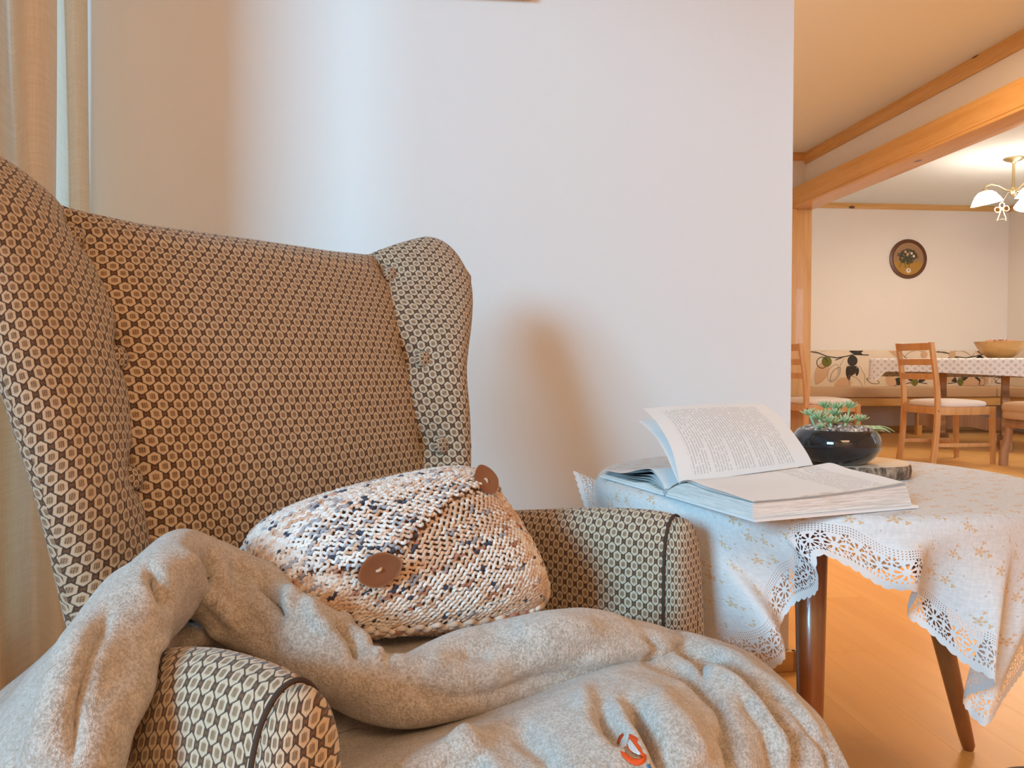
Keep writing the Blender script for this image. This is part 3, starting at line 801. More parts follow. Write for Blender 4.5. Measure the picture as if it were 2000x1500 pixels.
for i in range(NH):
    d = cum[-1] * i / (NH - 1); k = min(int(np.searchsorted(cum, d, 'right')) - 1, len(HP) - 2); s = k + (d - cum[k]) / max(seg[k], 1e-6)
    p = cr(HP, s); az = p[3]; Hm = Vector(p[:3])
    E0 = Tb(TR - 0.012, az, TH + 0.0075); E1 = Tb(TR + 0.0035, az, TH + 0.001); E2 = Tb(TR + 0.008, az, TH - 0.018)
    drop = max((E2.z - Hm.z), 0.0)
    C1 = Tb(TR + 0.012, az, E2.z - drop * 0.35)
    out = (Hm - W(TC.x, TC.y, Hm.z)); out.z = 0
    pl_off = sum(A_ * math.exp(-((az - c_) / w_) ** 2) for c_, A_, w_ in ((267, .024, 4.5), (276, -.016, 5), (250, .018, 5), (241, -.018, 5), (300, .016, 7), (314, -.012, 6), (205, .012, 9), (186, -.008, 8)))
    od = (E2 - Tb(0, az, E2.z)).normalized() * pl_off
    C2 = Hm + Vector((0, 0, max(drop * 0.35, 0.004))) if drop > 0.05 else Hm.lerp(E2, 0.4)
    if drop > 0.05: C1 = C1 + od; C2 = C2 + od * 0.8
    poly = [E0, E0.lerp(E1, 0.5) + Vector((0, 0, 0.0022)), E1, E1.lerp(E2, 0.5) + (E1 - Tb(0, az, E1.z)).normalized() * 0.002]
    for m in range(25):
        f = m / 24; poly.append(E2 * (1 - f) ** 3 + C1 * 3 * f * (1 - f) ** 2 + C2 * 3 * f * f * (1 - f) + Hm * f ** 3)
    pa = np.array([list(v) for v in poly]); sl = np.linalg.norm(np.diff(pa, axis=0), axis=1); cl = np.concatenate([[0], np.cumsum(sl)])
    Lt = cl[-1]; lb = min(LB, Lt * 0.72)
    def pos(dd): return np.array([np.interp(dd, cl, pa[:, c]) for c in range(3)])
    cols.append((az, Lt, [pos((Lt - lb) * j / (NJ - 1)) for j in range(NJ)], [pos(Lt - lb + lb * j / (NL - 1)) for j in range(NL)], d))
V, UVs = [], []
for (az, Lt, cl_, ll, d) in cols:
    for j, p in enumerate(cl_):
        V.append(p); UVs.append((d * 0.82, 2.0 + (Lt - LB) * j / (NJ - 1)))
Vc = V; Fc = grid_faces(NH, NJ)
# flat part on the tabletop: rings
NR = 16; k0 = len(Vc)
for r in range(NR):
    for i in range(NH):
        e = Vector(cols[i][2][0]); c = W(TC.x, TC.y, TH + 0.0075); f = 1 - r / (NR - 1) * 0.999
        p = c + (e - c) * f
        p.z += 0.0012 * noise.noise(Vector((p.x * 9, p.y * 9, 0)))* (1 if r else 0)
        Vc.append(np.array(p)); UVs.append((p.x, p.y))
for r in range(NR - 1):
    for i in range(NH - 1):
        a = k0 + r * NH + i; Fc.append((a, a + NH, a + NH + 1, a + 1))
tcl = empty('tablecloth', W(TC.x, TC.y, TH)); tag(tcl, 'white linen tablecloth with small golden flowers and a lace border over the round side table', 'tablecloth')
mesh('cloth', Vc, Fc, CLOTH, tcl, uv=UVs)
V, UVs = [], []
for (az, Lt, cl_, ll, d) in cols:
    for j, p in enumerate(ll): V.append(p); UVs.append((d, j / (NL - 1)))
lace = mesh('lace_border', V, grid_faces(NH, NL), LACE, tcl, uv=UVs); lace['label'] = 'white crochet lace border with wheel flowers'
TOPZ = TH + 0.0085

# ================================================================ OPEN BOOK
Bk0 = ath(1322, 962, TOPZ + 0.004); Bf0 = ath(1474, 1019, TOPZ); Bf1 = ath(1786, 992, TOPZ)
Bk0.z = TOPZ; Bf0.z = TOPZ; Bf1.z = TOPZ
eL = (Bf1 - Bf0); HL = eL.length; eL.normalize()                    # along the spine
eR = (Bf0 - Bk0); eR = eR - eL * eR.dot(eL); WR = eR.length; eR.normalize()   # gutter -> fore edge
if True: WR *= 1.0
O = Bk0; Z = Vector((0, 0, 1))
sk = (Bf0 - Bk0).dot(eL)            # keep the page block square to the spine
O = Bf0 - eR * WR
print('book', HL, WR, sk)
book = empty('open_book', O); tag(book, 'large open book with white pages on the flowered tablecloth, one page lifted', 'book')
def B(a, b, h): return O + eL * a + eR * b + Z * h     # a along spine, b outward to the right page, h height
# cover boards and spine
MB().prism([(-0.003, 0.004), (HL + 0.003, 0.004), (HL + 0.003, WR + 0.004), (-0.003, WR + 0.004)], Matrix((( eL.x, eR.x, 0, O.x), (eL.y, eR.y, 0, O.y), (0, 0, 1, O.z + 0.0018), (0, 0, 0, 1))), 0.003).build('cover_board', COVER, book, smooth=False)
MB().prism([(-0.003, -WR - 0.004), (HL + 0.003, -WR - 0.004), (HL + 0.003, -0.004), (-0.003, -0.004)], Matrix((( eL.x, eR.x, 0, O.x), (eL.y, eR.y, 0, O.y), (0, 0, 1, O.z + 0.0018), (0, 0, 0, 1))), 0.003).build('cover_board', COVER, book, smooth=False)
MB().tube([B(-0.002, 0, 0.0055), B(HL + 0.002, 0, 0.0055)], 0.0052, 12).build('spine', BAND, book)
# right page block: wedge-like near the gutter, full height toward the fore edge
def block(sgn, H, name, n=26):
    pts = []
    for k in range(n + 1):
        f = k / n; b = f * (WR - 0.004)
        h = 0.006 + (H - 0.006) * (1 - (1 - min(f / 0.30, 1)) ** 2.2)
        h += 0.0045 * math.exp(-((f - 0.30) / 0.14) ** 2)
        pts.append((b, h))
    V = []; Fc = []
    for a in (0.0, HL):
        up_ = 1.42 if (a > 0 and sgn > 0) else 1.0
        for (b, h) in pts: V.append(B(a - (0.012 if up_ > 1 else 0), sgn * b, h * up_))
        for (b, h) in pts: V.append(B(a, sgn * b, 0.0036))
    m = n + 1
    for k in range(n):
        Fc += [(k, k + 1, 2 * m + k + 1, 2 * m + k), (m + k, 3 * m + k, 3 * m + k + 1, m + k + 1)]
        Fc += [(k, m + k, m + k + 1, k + 1), (2 * m + k, 2 * m + k + 1, 3 * m + k + 1, 3 * m + k)]
    Fc.append((n, m + n, 3 * m + n, 2 * m + n)); Fc.append((0, 2 * m, 3 * m, m))
    mesh(name, V, Fc, BLOCK, book, smooth=False); return pts
def leaf(name, prof, mat, th=0.00035, flip=False, a0=0.0, a1=None, wave=0.0):
    """a sheet following the profile (b,h) from gutter to fore edge"""
    a1 = HL if a1 is None else a1
    arr = np.array(prof); n = 44; na_ = 16; V, UVs = [], []
    for i in range(n):
        p = cr(arr, i / (n - 1) * (len(arr) - 1))
        for j in range(na_):
            g = j / (na_ - 1); a = a0 + (a1 - a0) * g
            V.append(B(a - (0.012 * g * (p[0] > 0) ), p[0], p[1] * (1 + (0.42 * g * g if p[0] > 0.001 else 0)) + wave * math.sin(g * 3.0 + i * 0.08) * (i / n)))
            UVs.append((g, 1 - i / (n - 1)))
    o = mesh(name, V, grid_faces(n, na_), mat, book, uv=UVs); return o
ptsR = block(1, 0.0225, 'page_block')
leaf('page', [(0.001, 0.007)] + [(b, h + 0.0010 + 0.0012 * math.sin(PI * min(b / (WR * 0.5), 1))) for b, h in ptsR[1:]], PAGE_R)
leaf('page', [(0.001, 0.0068)] + [(b, h + 0.0040 * math.sin(PI * b / WR) + 0.0016) for b, h in ptsR[2:]] + [(WR, 0.0262)], PAGE_R, wave=0.0004)
for q in range(3):
    leaf('page', [(0.001, 0.0065)] + [(b, h + 0.0005 + 0.0007 * q) for b, h in ptsR[2:]] + [(WR - 0.002 + 0.0005 * q, 0.0226 + 0.0009 * q)], COVER)
# left stack: few loose pages fanning up from the board
ptsL = block(-1, 0.0062, 'page_block')
for q, (bh, eh) in enumerate(((0.010, 0.007), (0.014, 0.0085), (0.019, 0.0095), (0.026, 0.011), (0.029, 0.0125))):
    leaf('page', [(-0.001, 0.006), (-0.012, 0.006 + bh * 0.45), (-0.04, 0.004 + bh), (-0.075, 0.0045 + bh * 0.85), (-0.13, 0.006 + bh * 0.35), (-0.18, eh + 0.001), (-(WR - 0.002), eh)], COVER, wave=0.0015)
# the lifted pages
def arc_to(ex, ez, bul): return [(-0.0005, 0.008), (-0.006, 0.030), (-0.022, 0.062), (ex * 0.34, ez * 0.66), (ex * 0.62, ez * 0.87), (ex, ez)]
def on_end(px, py, a):
    cp = Vector((0, 0, CAMH)); d = at(px, py, 1.0) - cp; q = O + eL * a
    return cp + d * ((q - cp).dot(eL) / d.dot(eL)) - O
TPa = on_end(1256, 798, 0.0); exx = TPa.dot(eR); ezz = TPa.z; print('lift', exx, ezz, TPa.dot(eL))
def leaf2(name, near, far, mat, wave=0.0):
    pn = np.array([[q.dot(eR), max(q.z, 0.007)] for q in (on_end(x, y, 0.0) for x, y in near)]); pf_ = np.array([[q.dot(eR), max(q.z, 0.007)] for q in (on_end(x, y, HL) for x, y in far)])
    n = 44; na_ = 24; V, UVs = [], []
    for i in range(n):
        s_ = i / (n - 1) * (len(pn) - 1); a_, b_ = cr(pn, s_), cr(pf_, s_)
        for j in range(na_):
            g = j / (na_ - 1); p = a_ * (1 - g) + b_ * g; V.append(B(HL * g, p[0], p[1] + wave * math.sin(g * PI) * i / n)); UVs.append((g, 1 - i / (n - 1)))
    return mesh(name, V, grid_faces(n, na_), mat, book, uv=UVs)
leaf2('page', [(1327, 944), (1321, 912), (1311, 876), (1294, 842), (1276, 817), (1256, 798)], [(1588, 908), (1577, 886), (1560, 860), (1540, 834), (1516, 808), (1490, 788)], PAGE, 0.003)
leaf2('page', [(1326, 945), (1314, 918), (1301, 888), (1285, 860), (1268, 840), (1247, 822)], [(1586, 908), (1572, 892), (1552, 872), (1528, 850), (1504, 828), (1478, 808)], COVER)

# ================================================================ WOOD SLICE + BOWL WITH SUCCULENTS
sc_c = ath(1652, 914, TOPZ + 0.023); sc_c = W(0.611, 1.398, TOPZ)
sl = empty('wood_slice', sc_c); tag(sl, 'round slice of a tree trunk with bark under the black bowl', 'wood slice')
random.seed(3)
V = []; n = 96; Rr = [0.092 + 0.004 * noise.noise(Vector((math.cos(2 * PI * i / n) * 1.6, math.sin(2 * PI * i / n) * 1.6, 0.3))) + 0.0015 * random.random() for i in range(n)]
for (k, h) in ((0.97, 0.0), (1.0, 0.003), (1.01, 0.012), (1.0, 0.020), (0.975, 0.0225)):
    for i in range(n): V.append(sc_c + Vector((math.cos(2 * PI * i / n) * Rr[i] * k, math.sin(2 * PI * i / n) * Rr[i] * k, h)))
Fc = [(r * n + i, r * n + (i + 1) % n, (r + 1) * n + (i + 1) % n, (r + 1) * n + i) for r in range(4) for i in range(n)]
mesh('bark', V, Fc, BARK, sl)
V = [sc_c + Vector((math.cos(2 * PI * i / n) * Rr[i] * 0.974, math.sin(2 * PI * i / n) * Rr[i] * 0.974, h)) for h in (0.0005, 0.0228) for i in range(n)]
Fc = [tuple(range(n, 2 * n)), tuple(range(n - 1, -1, -1))] + [(i, (i + 1) % n, n + (i + 1) % n, n + i) for i in range(n)]
o = mesh('cut_face', [v - sc_c for v in V], Fc, SLICE, sl, smooth=False, local=True)
bc = W(0.566, 1.368, TOPZ + 0.0232)
bw = empty('planter_bowl', bc); tag(bw, 'glossy black ceramic planter bowl on the wood slice behind the book', 'bowl')
prof = [(0.001, 0.0), (0.040, 0.0), (0.052, 0.003), (0.066, 0.014), (0.0745, 0.028), (0.0765, 0.038), (0.0745, 0.049), (0.069, 0.059), (0.0645, 0.0635), (0.0625, 0.0640), (0.0610, 0.062), (0.0615, 0.054), (0.0625, 0.048), (0.001, 0.046)]
pa = np.array(prof); pp = [tuple(cr(pa, k / 60 * (len(pa) - 1))) for k in range(61)]
pp = [(max(r * 0.955, 0.0005), h * 0.93) for r, h in pp]
MB().lathe(pp, bc, 72).build('bowl_body', BLACKG, bw)
# gravel
gb = MB(); random.seed(11)
for k in range(560):
    q = random.random() * 2 * PI; r = math.sqrt(random.random()) * 0.0565
    c = bc + Vector((r * math.cos(q), r * math.sin(q), 0.0560 + 0.0080 * (1 - (r / 0.06) ** 2) + random.random() * 0.003))
    bm = bmesh.new(); bmesh.ops.create_icosphere(bm, subdivisions=1, radius=1)
    s = 0.0022 + random.random() * 0.0022; Rm = Matrix.Rotation(random.random() * 6, 3, Vector((random.random(), random.random(), random.random() + 0.1)).normalized())
    for v in bm.verts: v.co = c + Rm @ Vector((v.co.x * s * 1.3, v.co.y * s, v.co.z * s * 0.75))
    gb.bm(bm)
k0 = len(gb.V)
gb.lathe([(0.0575, 0.050), (0.03, 0.055), (0.0005, 0.056)], bc, 40)
g_ = gb.build('gravel', GRAVEL, None, sharp=60); tag(g_, 'fine pink and grey gravel filling the black bowl', 'gravel', kind='stuff')
# succulent rosettes
random.seed(5)
def rosette(c, R, n, tilt, lean, stem, lift=1.0):
    V, Fc, UVs = [], [], []
    base = c; top = c + lean * stem + Vector((0, 0, stem))
    m = MB().tube([base, base.lerp(top, 0.5) + Vector((0, 0, stem * 0.06)), top], [0.0026, 0.0022, 0.002], 6)
    V += m.V; Fc += m.F; UVs += [(0.1, 0)] * len(m.V)
    for k in range(n):
        lay = k / n; az = k * 2.399963 + tilt; el = math.radians(12 + 68 * lay) * lift; Lf = R * (1.0 - 0.45 * lay) * (0.85 + random.random() * 0.3)
        d = Vector((math.cos(az) * math.cos(el), math.sin(az) * math.cos(el), math.sin(el))) + lean * 0.5; d.normalize()
        sd = d.cross(Vector((0, 0, 1))).normalized(); up = sd.cross(d)
        k0 = len(V); st_ = [(0.0, 0.30, 0.0), (0.3, 0.62, 0.02), (0.62, 0.66, 0.06), (0.85, 0.40, 0.12), (1.0, 0.02, 0.20)]
        wd = R * 0.20
        for (f, ww, cv) in st_:
            p = top + d * Lf * f + up * Lf * cv
            for (a, b) in ((1, 0), (0, 0.5), (-1, 0), (0, -0.42)):
                V.append(p + sd * wd * ww * a + up * wd * ww * b); UVs.append((f, lay))
        for i in range(4):
            for j in range(4): Fc.append((k0 + i * 4 + j, k0 + i * 4 + (j + 1) % 4, k0 + (i + 1) * 4 + (j + 1) % 4, k0 + (i + 1) * 4 + j))
    return V, Fc, UVs
ros = [(1582, 808, 1.372, .017), (1612, 793, 1.395, .018), (1637, 796, 1.38, .018), (1659, 793, 1.395, .018), (1600, 815, 1.345, .020), (1622, 822, 1.335, .018),
       (1652, 822, 1.335, .018), (1678, 818, 1.36, .017), (1632, 808, 1.37, .018), (1603, 832, 1.33, .012)]
for (px, py, z, R) in ros:
    tp = at(px, py + 4, z); base = Vector((tp.x * 0.75 + bc.x * 0.25, tp.y * 0.75 + bc.y * 0.25, bc.z + 0.055)); stem = max(tp.z - base.z, 0.004)
    lean = Vector((tp.x - base.x, tp.y - base.y, 0)) / stem
    V, Fc, UVs = rosette(base, R * 1.12, 26, random.random() * 6, lean if lean.length < 1.2 else lean.normalized() * 1.2, stem)
    o = mesh('succulent', V, Fc, SUCC, None, uv=UVs)
    tag(o, 'small pale green succulent rosette growing in the gravel of the black bowl', 'succulent', 'succulents in the black bowl')
# trailing grass-like shoots at the right side
V, Fc, UVs = [], [], []
for k in range(26):
    b0 = bc + Vector((0.022 + random.random() * 0.025, -0.03 + random.random() * 0.04, 0.055)); az = -0.5 + random.random() * 1.0; Ls = 0.03 + random.random() * 0.025
    pts = []
    for i in range(7):
        f = i / 6; pts.append(b0 + Vector((math.cos(az) * Ls * f, math.sin(az) * Ls * f, Ls * (0.75 * f - 0.75 * f * f))))
    m = MB().tube(pts, [0.0011, 0.0011, 0.001, 0.0009, 0.0008, 0.0006, 0.0003], 4)
    kk = len(V); V += m.V; Fc += [tuple(i + kk for i in f) for f in m.F]; UVs += [(0.5 + 0.5 * random.random(), 0)] * len(m.V)
o = mesh('trailing_succulent', V, Fc, SUCC, None, uv=UVs); tag(o, 'tuft of thin arching green and reddish shoots at the right edge of the black bowl', 'succulent')
# ================================================================ KNITTED CUSHION
P00 = at(452, 1062, 0.90); P10 = at(935, 930, 1.135); P11 = at(1092, 1185, 0.955); P01 = P11 + (P00 - P10)
cxx = (P10 - P00); cyy = (P11 - P10); print('cushion', cxx.length, cyy.length, (P01.z, P11.z), cxx.normalized().dot(cyy.normalized()))
P01 = at(600, 1235, 0.80)
def cush(x, y, side=1):      # x,y in [-1,1]; bulging surface
    f, g = (x + 1) / 2, (y + 1) / 2
    pin = 1 - 0.045 * (1 - x * x) * 0.0
    p = (P00 * (1 - f) + P10 * f) * (1 - g) + (P01 * (1 - f) + P11 * f) * g
    # outline rounds off at the corners
    cen = (P00 + P10 + P01 + P11) / 4
    r = (abs(x) ** 5 + abs(y) ** 5)
    p = cen + (p - cen) * (1.03 - 0.085 * min(r, 2) * (1 if abs(x) * abs(y) > 0 else 0) * (abs(x * y) ** 2))
    th = 0.078 * (max(0, 1 - abs(x) ** 2.6) ** 0.55) * (max(0, 1 - abs(y) ** 2.6) ** 0.55)
    return p, th
cn = cxx.cross(cyy).normalized()
if cn.z < 0: cn = -cn
def csurf(x, y, side=1):
    p, th = cush(x, y)
    lump = 0.006 * noise.noise(Vector((x * 2.2, y * 2.2, 1.0)))
    q = p + cn * side * (th * (1.0 if side > 0 else 0.55) + lump * (1 - abs(x) ** 4) * (1 - abs(y) ** 4))
    if side > 0:      # flap layer lies over the lower part
        q += cn * 0.007 * fl_in(x, y)
    return q
# flap edge runs between the two leather buttons: signed distance in (x,y)
def px_to_xy(px, py):
    best = None
    for i in range(41):
        for j in range(41):
            x, y = -1 + i / 20, -1 + j / 20; q, th = cush(x, y); q = q + cn * th
            a, b = proj([q]); d = (a[0] - px) ** 2 + (b[0] - py) ** 2
            if best is None or d < best[0]: best = (d, x, y)
    return best[1], best[2]
fe = [px_to_xy(*p) for p in ((560, 1150), (700, 1120), (775, 1085), (880, 985), (975, 950))]
fe = [(-1.3, fe[0][1] + 0.15)] + fe + [(1.5, fe[-1][1] - 0.1)]
def fl_in(x, y): return sstep(0.03, -0.03, y - float(np.interp(x, [p[0] for p in fe], [p[1] for p in fe])))
print('flap', fe)
cu_ = empty('knitted_cushion', cush(0, 0)[0] - Vector((0, 0, 0.05))); tag(cu_, 'chunky knitted cushion in cream and peach yarn with two leather buttons', 'cushion')
NX, NY = 64, 56; V = []; Fc = []
for side in (1, -1):
    for i in range(NX):
        for j in range(NY):
            x = math.sin(PI / 2 * (-1 + 2 * i / (NX - 1))); y = math.sin(PI / 2 * (-1 + 2 * j / (NY - 1)))
            V.append(csurf(x, y, side) - cn * side * 0.0015)
    Fc += grid_faces(NX, NY, 0 if side == 1 else NX * NY)
o = mesh('cushion_body', V, Fc, KNITBASE, cu_)
bm = bmesh.new(); bm.from_mesh(o.data); bmesh.ops.remove_doubles(bm, verts=bm.verts, dist=0.002); bmesh.ops.recalc_face_normals(bm, faces=bm.faces); bm.to_mesh(o.data); bm.free()
# garter stitches: little crescents of yarn in interlocking rows
random.seed(21)
def smp(x, y, side=1):
    p = csurf(x, y, side); e = 0.01
    dx = (csurf(min(x + e, 1), y, side) - csurf(max(x - e, -1), y, side)); dy = (csurf(x, min(y + e, 1), side) - csurf(x, max(y - e, -1), side))
    n = dx.cross(dy).normalized()
    if n.dot(cn) * side < 0: n = -n
    return p, n, dx, dy
SV, SF, SC = [], [], []
pal = [((0.80, 0.73, 0.66), 5), ((0.72, 0.53, 0.40), 3), ((0.62, 0.43, 0.30), 1.2), ((0.05, 0.055, 0.085), 0.8), ((0.36, 0.33, 0.34), 1), ((0.42, 0.20, 0.13), 0.5)]
palf = [((0.84, 0.80, 0.76), 8), ((0.76, 0.58, 0.46), 1.6), ((0.66, 0.42, 0.30), 0.8), ((0.06, 0.07, 0.11), 0.8), ((0.42, 0.42, 0.46), 1.2)]
def pick(pl_):
    t = random.random() * sum(w for _, w in pl_)
    for c, w_ in pl_:
        t -= w_
        if t <= 0: return c
    return pl_[0][0]
def stitch(p, n, t, Ls, r, flip, col):
    b = n.cross(t).normalized(); t = b.cross(n).normalized(); k0 = len(SV); ns = 6; nc = 5
    for i in range(ns):
        f = i / (ns - 1); a = (f - 0.5)
        c = p + t * Ls * a * 1.15 + b * (0.55 * Ls * (0.5 - (2 * a) ** 2) * flip) + n * (r * 0.55 + Ls * 0.20 * (1 - (2 * a) ** 2))
        rr = r * (0.55 + 0.45 * (1 - (2 * a) ** 4))
        tt = (t + b * (-4.4 * a * flip * 0.6)).normalized(); bb = n.cross(tt).normalized()
        for q in range(nc):
            an = 2 * PI * q / nc; SV.append(c + (bb * math.cos(an) + n * math.sin(an)) * rr); SC.append(col)
    for i in range(ns - 1):
        for q in range(nc): SF.append((k0 + i * nc + q, k0 + i * nc + (q + 1) % nc, k0 + (i + 1) * nc + (q + 1) % nc, k0 + (i + 1) * nc + q))
    SF.append(tuple(k0 + q for q in range(nc))); SF.append(tuple(k0 + (ns - 1) * nc + q for q in range(nc)))
LX, LY = cxx.length / 2, cyy.length / 2
def rows(region, ang_, pitch, sp, side=1):
    ca, sa = math.cos(ang_), math.sin(ang_); R_ = 0.30; run = 0; col = None
    v_ = -R_
    while v_ < R_:
        band = noise.noise(Vector((v_ * 14, 3.0 if region else 7.0, side * 2.0)))
        u_ = -R_ + random.random() * sp; flip = 1; k = 0
        while u_ < R_:
            X_ = (u_ * ca - v_ * sa) / LX; Y_ = (u_ * sa + v_ * ca) / LY
            # equalise: arc-length like spacing near the rims
            if abs(X_) < 1.28 and abs(Y_) < 1.28:
                x = math.sin(max(min(X_ / 1.28, 1), -1) * PI / 2); y = math.sin(max(min(Y_ / 1.28, 1), -1) * PI / 2)
                fin = fl_in(x, y) > 0.5
                if side < 0 or fin == region:
                    p, n, dx, dy = smp(x, y, side)
                    t = (dx.normalized() * ca + dy.normalized() * sa)
                    if run <= 0:
                        pl_ = palf if (region and side > 0) else pal
                        col = pick(pl_)
                        if not region and band > 0.08 and random.random() < 0.6: col = (0.68, 0.48, 0.34)
                        if not region and band < -0.22 and random.random() < 0.5: col = (0.84, 0.78, 0.72)
                        run = random.choice((1, 1, 2, 3)) if col[0] > 0.1 else 1
                    run -= 1; j_ = 0.9 + 0.2 * random.random()
                    cj = tuple(c * j_ for c in col)
                    stitch(p + (t * random.uniform(-1, 1) + dy.normalized() * random.uniform(-1, 1)) * 0.0006, n, t, sp * 1.25, pitch * random.uniform(0.36, 0.44), flip, cj)
                    flip = -flip
            u_ += sp
        v_ += pitch
rows(True, math.radians(-7), 0.0054, 0.0056)
rows(False, math.radians(-24), 0.0054, 0.0056)
rows(False, math.radians(0), 0.0100, 0.0100, -1)
me_o = mesh('knit_stitches', SV, SF, YARN, cu_); me_o['kind'] = 'stuff'
ca_ = me_o.data.color_attributes.new('yarn', 'FLOAT_COLOR', 'POINT')
ca_.data.foreach_set('color', np.concatenate([np.array(SC), np.ones((len(SC), 1))], axis=1).ravel())
print('stitches', len(SF))
# leather buttons, curled like leaves
def leather_button(px, py, ax_px, w1, w2, lift, tiltv):
    x, y = px_to_xy(px, py); p, n, dx, dy = smp(x, y)
    a0, a1 = proj([p]); p = at(px, py, (p.x * sy_ + p.y * cy) - 0.004)
    n = (n + tiltv).normalized(); cp = Vector((0, 0, CAMH))
    def hit(dx_, dy_):
        dd = at(px + dx_, py + dy_, 1.0) - cp; return cp + dd * ((p - cp).dot(n) / dd.dot(n)) - p
    d = hit(*ax_px); w1 = min(d.length, 0.034); d.normalize()
    s0 = hit(-ax_px[1] * 0.72, ax_px[0] * 0.72); s_ = n.cross(d); w2 = min(abs(s0.dot(s_)), 0.024)
    if s0.dot(s_) < 0: s_ = -s_
    V, UVs = [], []; nr, na2 = 9, 40
    for sgn in (1, -1):
        for i in range(nr):
            for j in range(na2):
                r = i / (nr - 1); q = 2 * PI * j / na2; a = r * math.cos(q); b = r * math.sin(q)
                # pointed-leaf outline
                bb = b * (1 - 0.28 * abs(a) ** 3)
                c = p + n * (lift + 0.006 * a * a * (1 if a > 0 else 0.4) + 0.002 * b * b + sgn * 0.0011 * (1 - r ** 6)) + d * w1 * a * (1.06 if a > 0 else 1) + s_ * w2 * (bb + 0.10 * a * a * (1 if a > 0 else -1))
                V.append(c)
    k = nr * na2; Fc = []
    for off in (0, k):
        for i in range(nr - 1):
            for j in range(na2): Fc.append((off + i * na2 + j, off + i * na2 + (j + 1) % na2, off + (i + 1) * na2 + (j + 1) % na2, off + (i + 1) * na2 + j))
    for j in range(na2): Fc.append(((nr - 1) * na2 + j, (nr - 1) * na2 + (j + 1) % na2, k + (nr - 1) * na2 + (j + 1) % na2, k + (nr - 1) * na2 + j))
    o = mesh('leather_button', V, Fc, LEATHER, cu_)
    mb = MB().tube([p + n * (lift + 0.0005) + d * 0.0028, p + n * (lift + 0.0026) + d * 0.001, p + n * (lift + 0.0026) - d * 0.001, p + n * (lift + 0.0005) - d * 0.0028], [0.0016, 0.0018, 0.0018, 0.0016], 8)
    mb.build('button_thread', THREADM, o)
leather_button(733, 1104, (38, -22), 0, 0, 0.014, Vector((0, -0.6, 0)))
leather_button(941, 948, (-17, -24), 0, 0, 0.014, Vector((0.1, -1.2, 0.1)))

# ================================================================ FLEECE BLANKET
BV, BF = [], []
def net(rows_, nu, nv, amp=0.004, fs=7.0, closed=False):
    """rows_: control rows of world points; smooth surface through them"""
    Rr = np.array([[list(p) for p in r] for r in rows_]); k0 = len(BV)
    nR, nC = Rr.shape[:2]
    for i in range(nu):
        row = cr(Rr, i / (nu - 1) * (nR - 1))
        for j in range(nv):
            BV.append(cr(row, j / (nv - 1) * (nC - 1)))
    BF.extend(grid_faces(nu, nv, k0))
    return k0, nu, nv
def pr(s): return [at(*q) for q in s]
# 1 outer drape over the outside of the left arm
net([pr([(395, 1110, .84), (352, 1095, .81), (312, 1150, .77), (268, 1150, .75), (262, 1200, .74)]),
     pr([(320, 1110, .86), (275, 1168, .80), (235, 1192, .75), (200, 1240, .70), (205, 1300, .68)]),
     pr([(262, 1165, .86), (198, 1186, .82), (150, 1235, .72), (135, 1310, .64), (150, 1370, .62)]),
     pr([(170, 1200, .84), (112, 1255, .78), (72, 1310, .68), (72, 1390, .59), (110, 1450, .57)]),
     pr([(80, 1290, .80), (38, 1345, .72), (5, 1400, .63), (20, 1480, .54), (85, 1540, .52)]),
     pr([(-40, 1400, .76), (-60, 1450, .68), (-80, 1510, .60), (-50, 1600, .52), (50, 1640, .50)]),
     pr([(-160, 1560, .72), (-170, 1620, .66), (-180, 1680, .60), (-120, 1780, .54), (20, 1800, .50)])], 90, 60)
# 2 rope-like fold: from the bottom left over the arm, across the seat to the far right corner
rope = [(90, 1700, .53, .036, .9), (122, 1560, .535, .035, .9), (152, 1440, .552, .035, .9), (192, 1340, .585, .036, 1), (240, 1250, .635, .037, 1), (290, 1168, .700, .040, 1), (345, 1122, .775, .041, 1),
        (415, 1142, .795, .043, 1), (478, 1178, .795, .040, 1), (545, 1215, .775, .032, 1), (605, 1255, .755, .033, 1), (660, 1298, .748, .036, 1), (715, 1330, .745, .034, 1), (790, 1340, .748, .033, 1.1),
        (870, 1328, .762, .037, 1.1), (960, 1305, .79, .040, 1.2), (1060, 1275, .815, .040, 1.2), (1150, 1255, .84, .034, 1.2), (1235, 1258, .865, .028, 1.1), (1300, 1265, .885, .022, 1), (1345, 1272, .89, .012, 1)]
cen = [at(a, b, z) for a, b, z, r, e in rope]; ca = np.array([list(c) + [rope[i][3], rope[i][4]] for i, c in enumerate(cen)])
NU2, NV2 = 360, 84; k0 = len(BV); k_rope = k0
prevN = None
for i in range(NU2):
    s = i / (NU2 - 1) * (len(ca) - 1); p = cr(ca, s); c = Vector(p[:3]); r = max(p[3], 0.004)
    t = (Vector(cr(ca, min(s + 0.05, len(ca) - 1))[:3]) - Vector(cr(ca, max(s - 0.05, 0))[:3])).normalized()
    up = Vector((0, 0, 1)); b = t.cross(up).normalized(); n = b.cross(t).normalized()
    for j in range(NV2):
        q = 2 * PI * j / NV2
        k = 1 + 0.10 * math.sin(2 * q + s * 1.1) + 0.07 * math.sin(3 * q - s * 1.7 + 1.0) + 0.10 * noise.noise(Vector((math.cos(q) * 1.1, math.sin(q) * 1.1, s * 0.9)))
        BV.append(np.array(c + (b * math.cos(q) * p[4] + n * math.sin(q) * 0.95) * r * k))
BF.extend([(k0 + i * NV2 + j, k0 + (i + 1) * NV2 + j, k0 + (i + 1) * NV2 + (j + 1) % NV2, k0 + i * NV2 + (j + 1) % NV2) for i in range(NU2 - 1) for j in range(NV2)])
